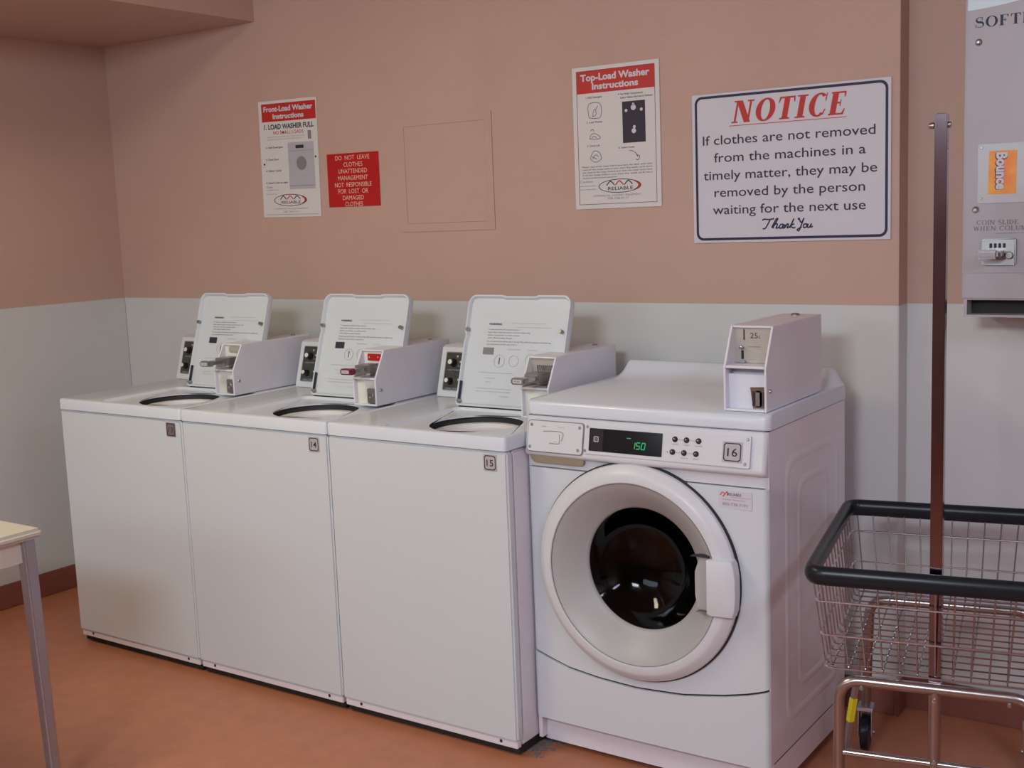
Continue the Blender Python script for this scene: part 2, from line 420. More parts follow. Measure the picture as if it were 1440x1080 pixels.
def cursive(x0, z0, w, h):
    G = [[(0, .80), (.03, .95), (.14, .90), (.26, .97)], [(.17, .92), (.13, .55), (.06, .05), (0, .02)],
         [(.20, .10), (.30, .9), (.34, .95), (.31, .7), (.22, .02), (.28, .42), (.33, .42), (.30, .05), (.35, .08), (.37, .18)],
         [(.47, .38), (.40, .38), (.37, .10), (.41, .02), (.47, .38), (.44, .05), (.48, .08), (.50, .38), (.48, .02), (.54, .40), (.57, .36), (.54, .05), (.58, .08), (.60, .2)],
         [(.60, .10), (.69, .9), (.66, .6), (.60, .02)], [(.70, .42), (.62, .22), (.68, .02), (.72, .10)],
         [(.78, .78), (.80, .95), (.83, .60), (.86, .55), (.91, .95)], [(.91, .95), (.86, .40), (.80, -.25), (.76, -.15), (.86, .10)],
         [(.95, .38), (.90, .30), (.90, .04), (.95, .06), (.97, .34), (.93, .36)], [(1.0, .38), (.98, .06), (1.02, .05), (1.07, .38), (1.04, .06), (1.10, .12)]]
    return [[(x0+a*w/1.1, z0+b*h) for a, b in s] for s in G]
strokes('closing_lettering', 'navy', t, cursive(2.370-cx, 1.437-cz, .155, .030), y, .0040)

def oval_logo(t, x, z, w, h, y, word):
    a, b = w/2, h/2
    n = 40
    def el(a, b, dx=0): return [(x+dx+a*math.cos(2*PI*k/n), z+b*math.sin(2*PI*k/n)) for k in range(n)]
    printloop('logo_oval', 'ink', t, el(a, b), el(a*.965, b*.90), y+.0003)
    bm = bmesh.new()
    polys(bm, [[(x+a*math.cos(u), z+b*math.sin(u)) for u in [(-1+2*k/12)*.75 for k in range(13)]] + [(x+a*.86*math.cos(u), z+b*.9*math.sin(u)) for u in [(1-2*k/12)*.70 for k in range(13)]]], y)
    fin('logo_swoosh', bm, 'red', t)
    for i, m in ((0, 'ink'), (1, 'red'), (2, 'ink')):
        xx = x-a*.62+i*a*.42; hh = b*.55
        strokes('logo_peak', m, t, [[(xx, z+b*.12), (xx+a*.14, z+b*.12+hh*.9), (xx+a*.22, z+b*.12+hh), (xx+a*.38, z+b*.15)]], y, b*.16)
    letters('logo_word', 'ink', t, [(word, x-a*.55, z-b*.58, x+a*.62, b*.48)], y, bold=.01)
def rows(t, n, x0, x1, z0, dz, h, y, m='ink', txt='Please read all the steps before you start the wash cycle here', last=.5):
    R = []
    for i in range(n):
        e = x1 if i < n-1 else x0+(x1-x0)*last
        R.append((txt[(i*7) % 11:], x0, z0-i*dz, e, h))
    letters('small_print', m, t, R, y)
# top-load poster
t, cx, cz, y = sign('washer_poster', 'tall white Top-Load Washer Instructions poster with a red banner, left of the NOTICE sign', 1.723, 2.036, 1.516, 1.965, 'paper2', .004)
def X(v): return v-cx
def Z(v): return v-cz
printloop('border', 'darkred', t, rloop(X(1.738), X(2.021), Z(1.530), Z(1.953), .001, 1), rloop(X(1.7395), X(2.0195), Z(1.5315), Z(1.9515), .001, 1), y+.0002)
rects('banner', 'red', t, [(X(1.740), X(2.019), Z(1.882), Z(1.953))], y+.0004)
letters('heading', 'paper', t, [('Top-Load Washer', X(1.754), Z(1.921), X(2.003), .021), ('Instructions', X(1.796), Z(1.893), X(1.963), .020)], y-.0005, bold=.035)
letters('step_heading', 'ink', t, [('1. Add Detergent', X(1.772), Z(1.866), X(1.832), .006), ('2. Load Washer', X(1.772), Z(1.788), X(1.832), .006), ('3. Close Lid', X(1.772), Z(1.714), X(1.818), .006),
     ('4. Set Wash Temperature', X(1.890), Z(1.867), X(1.978), .006), ('Select: Heavy, Normal or Delicate', X(1.898), Z(1.856), X(2.012), .006), ('5. Insert Coins', X(1.888), Z(1.702), X(1.945), .006)], y, bold=.01)
rects('dial_picture', 'ink', t, [(X(1.904), X(1.985), Z(1.718), Z(1.846))], y+.0004)
for a, b, r in ((1.944, 1.826, .009), (1.918, 1.818, .005), (1.972, 1.818, .005), (1.944, 1.836, .004), (1.944, 1.754, .008), (1.946, 1.766, .005)):
    turned('picture_knob', 'paper', t, [(0, 0), (r, 0), (r, .0003), (0, .0003)], (X(a), y-.0006, Z(b)), seg=12)
strokes('hand_drawing', 'ink', t, [[(X(1.782+a), Z(z+b)) for a, b in s] for z, S in ((1.805, [[(0, 0), (0, .042), (.042, .042), (.042, 0), (0, 0)], [(.014, .004), (.018, .022), (.024, .026), (.026, .008), (.012, .004)], [(.026, .026), (.034, .036)]]),
     (1.733, [[(0, .006), (.006, .018), (.018, .022), (.032, .016), (.040, .006), (.02, .004), (0, .006)], [(.008, .008), (.016, .014), (.028, .008)], [(.004, .030), (.012, .036), (.018, .028)]]),
     (1.665, [[(0, .012), (.014, .034), (.034, .030), (.042, .010), (.026, 0), (.012, .002), (0, .012)], [(.010, .010), (.020, .022), (.032, .016)], [(.006, .018), (.026, .008)]])) for s in S], y, .0016)
strokes('coin_drawing', 'ink', t, [[(X(1.925), Z(1.694)), (X(1.938), Z(1.692)), (X(1.952), Z(1.682)), (X(1.956), Z(1.672))], [(X(1.950), Z(1.678)), (X(1.962), Z(1.676)), (X(1.958), Z(1.664)), (X(1.948), Z(1.666))]], y, .0018)
rows(t, 5, X(1.752), X(2.006), Z(1.648), .0088, .0052, y)
letters('small_print', 'greyink', t, [('Caution', X(1.741), Z(1.600), X(1.790), .008), ('see attendant', X(1.741), Z(1.588), X(1.802), .004), ('phone number below', X(1.741), Z(1.577), X(1.802), .004), ('COMMERCIAL LAUNDRY EQUIPMENT', X(1.790), Z(1.554), X(1.965), .006), ('708-738-9117', X(1.842), Z(1.544), X(1.920), .007)], y)
oval_logo(t, X(1.888), Z(1.586), .155, .044, y, 'RELIABLE')
# front-load poster
t, cx, cz, y = sign('washer_poster', 'narrow white Front-Load Washer Instructions poster with a red banner, leftmost sign on the back wall', .288, .594, 1.532, 1.977, 'paper2', .004)
t.rotation_euler = (0, math.radians(.9), 0)
rects('banner', 'red', t, [(X(.304), X(.590), Z(1.898), Z(1.966))], y+.0004)
letters('heading', 'paper', t, [('Front-Load Washer', X(.316), Z(1.936), X(.576), .020), ('Instructions', X(.364), Z(1.908), X(.528), .019)], y-.0005, bold=.035)
letters('load_lettering', 'ink', t, [('1. LOAD WASHER FULL', X(.315), Z(1.869), X(.577), .019)], y, bold=.03)
letters('warning_lettering', 'red', t, [('NO SMALL LOADS', X(.362), Z(1.849), X(.523), .013)], y, bold=.005)
rows(t, 2, X(.330), X(.530), Z(1.838), .009, .004, y, 'greyink', last=.9)
rects('machine_picture', 'lilac', t, [(X(.436), X(.572), Z(1.638), Z(1.815))], y+.0004)
rects('machine_picture_display', 'ink', t, [(X(.478), X(.520), Z(1.792), Z(1.804))], y-.0003)
rects('machine_picture_text', 'greyink', t, [(X(.545), X(.562), Z(1.824), Z(1.856)), (X(.44), X(.57), Z(1.650), Z(1.652)), (X(.44), X(.57), Z(1.782), Z(1.783))], y-.0003)
turned('machine_picture_door', 'greyink', t, [(0, 0), (.026, 0), (.026, .0003), (0, .0003)], (X(.505), y-.0006, Z(1.735)), seg=32)
bm = bmesh.new(); el = lambda r: [(X(.505)+r*.95*math.cos(2*PI*k/32), Z(1.733)+r*1.1*math.sin(2*PI*k/32)) for k in range(32)]
ringplate(bm, el(.040), el(.034), y-.001, y-.0004); fin('machine_picture_ring', bm, 'plate', t)
letters('step_heading', 'ink', t, [('2. Add Detergent', X(.318), Z(1.797), X(.410), .007), ('3. Close Door', X(.314), Z(1.751), X(.385), .007), ('4. Select Cycle', X(.312), Z(1.708), X(.395), .007), ('5. Insert Coins to start', X(.310), Z(1.662), X(.428), .007)], y, bold=.015)
letters('small_print', 'greyink', t, [('Caution', X(.310), Z(1.645), X(.345), .008), ('see attendant for help', X(.308), Z(1.636), X(.372), .004), ('call the number below', X(.306), Z(1.620), X(.365), .004), ('COMMERCIAL LAUNDRY EQUIPMENT', X(.345), Z(1.562), X(.53), .005), ('708-738-9117', X(.395), Z(1.550), X(.475), .006)], y)
oval_logo(t, X(.436), Z(1.597), .175, .046, y, 'RELIABLE')
rects('bottom_rule', 'greyink', t, [(X(.300), X(.580), Z(1.5415), Z(1.543))], y+.0003)
for a, b in ((.306, 1.737), (.580, 1.757)): screw('screw', 'ink', t, (X(a), y, Z(b)), .004, .002, seg=10)
# red sign
t, cx, cz, y = sign('red_sign', 'small square red sign saying do not leave clothes unattended, next to the leftmost poster', .634, .887, 1.561, 1.757, 'deepred', .003)
t.rotation_euler = (0, math.radians(.4), 0)
for s, a, b, z in (('DO  NOT  LEAVE', .677, .845, 1.733), ('CLOTHES', .716, .810, 1.708), ('UNATTENDED', .690, .830, 1.684), ('MANAGEMENT', .686, .833, 1.659), ('NOT  RESPONSIBLE', .669, .850, 1.634), ('FOR  LOST  OR', .684, .832, 1.610), ('DAMAGED', .705, .809, 1.586), ('CLOTHES', .716, .803, 1.5625)):
    letters('lettering', 'pinkt', t, [(s, X(a), Z(z), X(b), .0165)], y)

# ------------------------------------------------------------------ coin box (part of a machine)
def coin_box(root, x0, x1, yf, ym, yt, yb, z0, zm, zt, style):
    """folded sheet case: side profile in y,z; front open in two windows"""
    wl_ = .006
    cb = None
    prof = [(yf, z0), (yf, zm), (yt, zt), (yb, zt), (yb, z0)]
    bm = bmesh.new()
    prism2(bm, prof, x0, x0+wl_, 'YZ'); prism2(bm, prof, x1-wl_, x1, 'YZ')
    bx(bm, x0+wl_, x1-wl_, yt, yb, zt-wl_, zt)                       # top
    bx(bm, x0+wl_, x1-wl_, yf+.045, yb, z0, zm-.004)                 # solid body behind the windows
    bx(bm, x0+wl_, x1-wl_, yt+.014, yb, zm-.004, zt-wl_)
    bx(bm, x0+wl_, x1-wl_, yf, yt+.016, zm-.004, zm+.003)             # middle shelf
    bx(bm, x0+wl_, x1-wl_, yf, yf+.05, z0, z0+.006)                  # bottom lip
    cb = fin('coin_box', bm, 'box', root)
    md = cb.modifiers.new('b', 'BEVEL'); md.width = .0022; md.segments = 2; md.limit_method = 'ANGLE'
    sy = yf+.044
    if style == 'quarter':
        slab('coin_plate', 'beige', cb, [(x0+wl_, zm+.004), (x1-wl_, zm+.004), (x1-wl_, zt-wl_), (x0+wl_, zt-wl_)], yt+.008, yt+.013)
        yy = yt+.0075
        bm = bmesh.new(); bx(bm, 2.5725, 2.5755, yy-.001, yy, 1.176, 1.203); fin('coin_slot', bm, 'ink', cb)
        letters('price_lettering', 'ink', cb, [('25', 2.590, 1.181, 2.610, .014), ('c', 2.612, 1.181, 2.617, .010)], yy)
        letters('small_print', 'greyink', cb, [('COIN RETURN', 2.584, 1.158, 2.618, .0032)], yy)
        slab('lever_slot', 'dark', cb, rloop(2.5665, 2.5725, 1.128, 1.150, .002, 3), yy-.0014, yy)
        turned('return_lever', 'chrome', cb, [(0, 0), (.005, 0), (.0055, -.006), (.004, -.012), (0, -.013)], (2.569, yy, 1.158), seg=16)
        box('lever_tab', 'chrome', cb, 2.563, 2.579, yy-.010, yy, 1.119, 1.125, .001)
        slab('service_plate', 'boxin', cb, [(x0+wl_, z0+.006), (x1-wl_, z0+.006), (x1-wl_, zm-.020), (x0+wl_, zm-.020)], sy-.022, sy-.018)
        lk = slab('lock_plate', 'chrome', cb, [(2.6135, 1.010), (2.645, 1.010), (2.646, 1.066), (2.606, 1.064)], sy-.030, sy-.022, bev=.002)
        box('key_cylinder', 'steel', cb, 2.619, 2.636, sy-.036, sy-.030, 1.016, 1.056, .003)
        for a in (2.6115, 2.640): box('lock_slot', 'ink', cb, a, a+.005, sy-.0312, sy-.030, 1.018, 1.054, .0005)
        screw('screw', 'chrome', cb, (x1, yf+.022, 1.055), .0055, .004, 'X', 1)
        screw('vault_lock', 'steel', cb, (2.600, yb-.05, zt), .012, .006, 'Z', 1)
    else:
        xm = (x0+x1)/2
        slab('slide_plate', 'cream' if style != 'vents' else 'beige', cb, [(x0+wl_, zm+.004), (x1-wl_, zm+.004), (x1-wl_, zt-wl_), (x0+wl_, zt-wl_)], yt+.008, yt+.013)
        sy = yt+.012
        # coin slide: housing, tongue and head pushed out of the slot
        zc = zm+.038
        sl = box('coin_slide', 'steel', cb, xm-.026, xm+.026, yf-.012, sy-.004, zc-.020, zc+.006, .002)
        box('slide_tongue', 'chrome', cb, xm-.019, xm+.019, yf-.060, yf-.010, zc-.012, zc, .0015)
        hm = {'red': 'darkred', 'plain': 'steel', 'vents': 'steel'}[style]
        box('slide_head', hm, cb, xm-.026, xm+.024, yf-.084, yf-.058, zc-.016, zc+.003, .004)
        slab('slide_label', 'paper', cb, rloop(xm-.016, xm+.014, zc-.011, zc-.001, .002, 3), yf-.0850, yf-.0842)
        letters('slide_lettering', 'ink', cb, [('PUSH', xm-.011, zc-.0085, xm+.009, .005)], yf-.0855)
        if style == 'red':
            box('price_plate', 'deepred', cb, xm-.024, xm+.030, sy-.010, sy-.004, zt-.036, zt-.014, .001, label='red plate')
            for a in (xm-.016, xm+.020): screw('screw', 'chrome', cb, (a, sy-.010, zt-.025), .003, .001, seg=10)
        if style == 'plain': box('price_plate', 'beige', cb, xm-.020, xm+.034, sy-.010, sy-.004, zt-.030, zt-.010, .001)
        if style == 'vents':
            for k in range(8): box('slot', 'ink', cb, xm-.022+k*.007, xm-.019+k*.007, sy-.0055, sy-.004, zt-.043, zt-.026)
        slab('service_plate', 'cream', cb, [(x0+wl_, z0+.006), (x1-wl_, z0+.006), (x1-wl_, zm-.004), (x0+wl_, zm-.004)], yf+.016, yf+.020)
        box('lock_plate', 'steel', cb, xm+.006, x1-wl_-.001, yf+.004, yf+.016, z0+.008, z0+.056, .002)
        turned('key_cylinder', 'chrome', cb, [(0, 0), (.010, 0), (.010, -.003), (.004, -.003), (0, -.002)], (xm+.022, yf+.004, z0+.032), seg=20)
        screw('screw', 'chrome', cb, (x1, yf+.024, z0+.050), .0055, .004, 'X', 1)
        screw('vault_lock', 'steel', cb, (xm, yb-.045, zt), .009, .004, 'Z', 1)
    return cb

def number_plate(root, txt, x0, x1, z0, z1, y, fm='plate', rim='ink'):
    c = .005
    def oct_(a, b, c0, d, k): return [(a+k, c0), (b-k, c0), (b, c0+k), (b, d-k), (b-k, d), (a+k, d), (a, d-k), (a, c0+k)]
    p = slab('number_plate', fm, root, rloop(x0, x1, z0, z1, .002, 2), y-.0016, y)
    bm = bmesh.new(); ringplate(bm, oct_(x0+.003, x1-.003, z0+.003, z1-.003, c), oct_(x0+.0055, x1-.0055, z0+.0055, z1-.0055, c*.8), y-.0021, y-.0017); fin('plate_border', bm, rim, p)
    letters('plate_number', rim, p, [(txt, x0+(x1-x0)*.25, z0+(z1-z0)*.30, x1-(x1-x0)*.24, (z1-z0)*.40)], y-.0022, bold=.008)
    return p

# ------------------------------------------------------------------ top-load washers
def top_loader(x, num, style, label):
    t = thing('top_load_washer', label, 'washing machine', (x, -.799, 0), group='top-load washers in the row')
    Wd, a, b = .655, .0025, .6525
    box('cabinet', 'side', t, a, b, .028, .690, .030, .872, .006)
    fp = box('front_panel', 'enamel', t, a-.001, b+.001, 0, .030, .048, .873, .0055, 3)
    br = box('base_rail', 'side', t, a+.004, b-.004, .006, .026, .026, .047, .002)
    box('underside_shade', 'dark', t, a+.006, b-.006, .020, .680, .006, .030)  # near-black block standing in for the shade under the cabinet
    for k in (.07, b-.06): screw('screw', 'ink', br, (k, .006, .040), .005, .002, seg=10)
    for sx in (.05, b-.05):
        for sy in (.06, .62): turned('leveling_foot', 'dark', t, [(0, 0), (.02, 0), (.018, .012), (.008, .014), (.008, .031), (0, .031)], (sx, sy, 0), 'Z', 16)
    # deck with a sunken lid seat and a round tub opening
    zt, zr = .915, .906; hx, hy, hr = {13: .425, 14: .430, 15: .416}[num], .192, .138
    sx0, sx1, sy0, sy1 = .205, .640, .014, .378
    bm = bmesh.new()
    n = 48
    def ring(L, z): return [bm.verts.new((p[0], p[1], z)) for p in L]
    def skin(A, B):
        m_ = len(A)
        for i in range(m_): bm.faces.new((A[i], A[(i+1) % m_], B[(i+1) % m_], B[i]))
    def L(i, r=.012): return rloop(a-.001+i, b+.001-i, -.004+i, .690-i, max(r-i, .003), 11)
    r0 = ring(L(0), .8765); r1 = ring(L(0), zt-.007); r2 = ring(L(.0022), zt-.0022); r3 = ring(L(.007), zt)
    skin(r0, r1); skin(r1, r2); skin(r2, r3)
    seat = rloop(sx0, sx1, sy0, sy1, .03, 11); s0 = ring(seat, zt)
    s1 = ring(rloop(sx0+.008, sx1-.008, sy0+.006, sy1-.006, .026, 11), zr)
    skin(r3, s0); skin(s0, s1)
    # match seat loop to circle by angle
    sl = [(v.co.x, v.co.y) for v in s1]
    c1 = []
    for px, py in sl:
        an = math.atan2(py-hy, px-hx); c1.append((hx+hr*math.cos(an), hy+hr*math.sin(an)))
    # even the angles out
    a0 = math.atan2(sl[0][1]-hy, sl[0][0]-hx); m_ = len(sl)
    c1 = [(hx+hr*math.cos(a0+2*PI*k/m_), hy+hr*math.sin(a0+2*PI*k/m_)) for k in range(m_)]
    q0 = ring(c1, zr); skin(s1, q0)
    cs = lambda r: [(hx+r/hr*(p[0]-hx), hy+r/hr*(p[1]-hy)) for p in c1]
    q1 = ring(cs(hr+.001), zr-.004); skin(q0, q1)
    q2 = ring(cs(hr+.02), zr-.006); skin(q1, q2)
    und = ring(L(.006), .8765); skin(r0, und)
    dk = fin('top_deck', bm, 'deck', t, smooth=True, angle=30)
    bm = bmesh.new(); lathe(bm, [(hr+.02, -.004), (hr+.02, -.018), (hr+.02, -.34), (0, -.34)], (hx, hy, zr), 'Z', 48); fin('outer_tub', bm, 'gasket', t, smooth=True)
    bm = bmesh.new(); lathe(bm, [(hr+.012, -.030), (hr-.006, -.020), (hr-.016, -.022), (hr-.018, -.034), (hr-.018, -.32), (.03, -.33)], (hx, hy, zr), 'Z', 48); fin('wash_basket', bm, 'tub', t, smooth=True)
    bm = bmesh.new(); lathe(bm, [(.05, -.33), (.045, -.2), (.03, -.12), (.022, -.10), (0, -.095)], (hx, hy, zr), 'Z', 24); fin('agitator', bm, 'plastic', t, smooth=True)
    # lid, opened and leaning back: local frame at its lower edge
    lx0 = {13: .249, 14: .229, 15: .199}[num]; lx1, lh, nt_, nh = min(lx0+.383, .612), .358, .513, .160
    top = []
    rc = .03
    out = [(lx0+.012, 0), (nt_, 0), (nt_, nh), (lx1, nh)]
    for k in range(7): an = PI/2*k/6; out.append((lx1-rc+rc*math.cos(an), lh-rc+rc*math.sin(an)))
    out += [(lx1-.12, lh), (lx1-.13, lh-.004), (lx0+.14, lh-.004), (lx0+.13, lh)]
    for k in range(7): an = PI/2+PI/2*k/6; out.append((lx0+rc+rc*math.cos(an), lh-rc+rc*math.sin(an)))
    out += [(lx0, lh*.67), (lx0+.006, lh*.63), (lx0+.002, lh*.58), (lx0, .012), (lx0+.004, .003)]
    lid = slab('lid', 'enamel', t, out, .006, .018, bev=.002)
    lid.location = (0, .378, .9185); lid.rotation_euler = (math.radians(-17), 0, 0)
    box('lid_shade_strip', 'dark', t, lx0+.012, nt_, .380, .392, .9155, .9195)  # near-black strip painting the shadow line beneath the open lid
    # raised rim around the inside of the lid
    def inset(pts, d):
        o_ = []; n_ = len(pts)
        for i in range(n_):
            p = Vector(pts[i]); e1 = (p-Vector(pts[i-1])).normalized(); e2 = (Vector(pts[(i+1) % n_])-p).normalized()
            n1 = Vector((-e1.y, e1.x)); n2 = Vector((-e2.y, e2.x)); nn = (n1+n2); nn = nn.normalized()/max(.5, nn.normalized().dot(n1))
            o_.append(tuple(p+nn*d))
        return o_
    bm = bmesh.new()
    o1, i1, i2 = out, inset(out, .006), inset(out, .011)
    def rg(Lp, yv): return [bm.verts.new((p[0], yv, p[1])) for p in Lp]
    A = rg(o1, .008); B = rg(inset(out, .0015), -.004); C = rg(i1, -.004); D = rg(i2, .0055)
    for P, Q in ((A, B), (B, C), (C, D)):
        for i in range(len(P)): bm.faces.new((P[i], P[(i+1) % len(P)], Q[(i+1) % len(Q)], Q[i]))
    fin('lid_rim', bm, 'enamel', lid, smooth=True, angle=35)
    for px, pz in ((lx0+.010, lh*.685), (lx1-.024, lh*.685)): turned('bumper', 'steel', lid, [(0, -.009), (.005, -.009), (.0065, -.006), (.0065, .006)], (px, 0, pz), seg=14)
    box('hinge', 'ink', lid, lx0+.009, lx0+.013, -.006, .004, .010, .080, .001)
    turned('hinge_pin', 'steel', lid, [(0, -.011), (.005, -.011), (.006, -.004), (.006, .004)], (lx0+.013, 0, .016), seg=12)
    # printed directions inside the lid
    yy = .0048; X0 = lx0
    dir_ = lambda rows_, nm, m_, **k: letters(nm, m_, lid, rows_, yy, **k)
    dir_([('WARNING', X0+.086, .262, X0+.135, .0065)], 'warning_heading', 'ink', bold=.02)
    dir_([('To reduce the risk of fire, electric shock or', X0+.086, .246, X0+.205, .0045), ('injury when using this machine read all of these steps', X0+.086, .237, X0+.245, .0045), ('before use and do not wash articles', X0+.086, .228, X0+.205, .0045),
          ('with flammable fluids', X0+.086, .219, X0+.180, .0045), ('Do not open the lid while the tub is moving. Wait until it has come to a complete stop', X0+.086, .208, X0+.325, .005), ('and keep hands and hair away from it', X0+.086, .199, X0+.20, .0045)], 'small_print', 'greyink')
    rects('chart_square', {13: 'ink', 14: 'ink', 15: 'greyink'}[num], lid, [(X0+.076, X0+.116, .168, .190)], yy)
    rects('chart_arrow', 'ink', lid, [(X0+.141, X0+.1435, .138, .160)], yy)
    for a_, b_, r_ in ((X0+.142, .148, .020), (X0+.196, .150, .018), (X0+.258, .155, .020)):
        ng = 28; e = lambda r: [(a_+r*math.cos(2*PI*k/ng), b_+r*math.sin(2*PI*k/ng)) for k in range(ng)]
        printloop('chart_dial', 'paleink', lid, e(r_), e(r_-.0012), yy)
    rects('chart_rule', 'paleink', lid, [(X0+.068, X0+.20, .110, .1112), (X0+.068, X0+.20, .060, .0612), (X0+.17, X0+.30, .268, .2688), (X0+.19, X0+.32, .256, .2568)], yy)
    dir_([('Load clothes loosely', X0+.09, .092, X0+.135, .004), ('Select', X0+.10, .080, X0+.12, .004), ('For best results use a high efficiency detergent', X0+.068, .050, X0+.195, .004), ('Quality', X0+.16, .036, X0+.195, .004), ('WASH', X0+.245, .184, X0+.275, .004), ('TEMPERATURE GUIDE', X0+.17, .184, X0+.215, .004)], 'small_print', 'paleink')
    # rear control panel, leaning back
    cp = slab('control_panel', 'plastic', t, [(.532, .916), (.532, .922), (.578, 1.076), (.592, 1.082), (.66, 1.082), (.66, .916)], .006, .455, 'YZ', bev=.004)
    # face plate on slanted front
    sl_ = math.atan2(.046, .154)
    fpl = bpy.data.objects.new('x', None)
    def on_slope(o):
        o.location = (0, .5315, .922); o.rotation_euler = (-sl_, 0, 0)
    L1 = rloop(.030, .150, .018, .142, .003, 3)
    f1 = slab('face_plate', 'face', cp, L1, -.003, .001); on_slope(f1)
    f2 = printloop('face_plate_edge', 'steel', cp, rloop(.027, .153, .015, .145, .004, 3), rloop(.030, .150, .018, .142, .003, 3), -.0005, .003); on_slope(f2)
    for kx, kz, r_ in ((.062, .108, .0125), (.056, .046, .011)):
        k_ = turned('knob', 'black', cp, [(0, -.020), (r_*.8, -.020), (r_, -.012), (r_*1.15, -.003)], (kx, 0, kz), seg=20); on_slope(k_)
        k_ = turned('knob_cap', 'cream', cp, [(0, -.0225), (r_*.62, -.0215), (r_*.7, -.0195)], (kx-.004, 0, kz+.001), seg=16); on_slope(k_)
    for kx, kz in ((.090, .112), (.076, .130), (.090, .052)):
        k_ = turned('indicator', 'paleink', cp, [(0, -.005), (.0035, -.005), (.0035, -.003)], (kx, 0, kz), seg=10); on_slope(k_)
    k_ = letters('panel_lettering', 'paleink', cp, [('WASH TEMPERATURE', .040, .082, .110, .004), ('FABRIC SELECTOR', .040, .020, .110, .004), ('HOT  WARM  COLD', .080, .096, .135, .0035)], -.0035); on_slope(k_)
    coin_box(t, .520, .618, .274, .274, .322, .672, .9165, 1.005, 1.093, style)
    if num == 13: number_plate(t, '13', .579, .624, .818, .865, 0, 'plate13')
    else: number_plate(t, str(num), .577, .621, .8185, .865, 0)
    return t
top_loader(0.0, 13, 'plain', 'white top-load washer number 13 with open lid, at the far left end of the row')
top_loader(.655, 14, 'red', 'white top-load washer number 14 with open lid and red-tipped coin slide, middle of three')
top_loader(1.310, 15, 'vents', 'white top-load washer number 15 with open lid, directly beside the front loader')

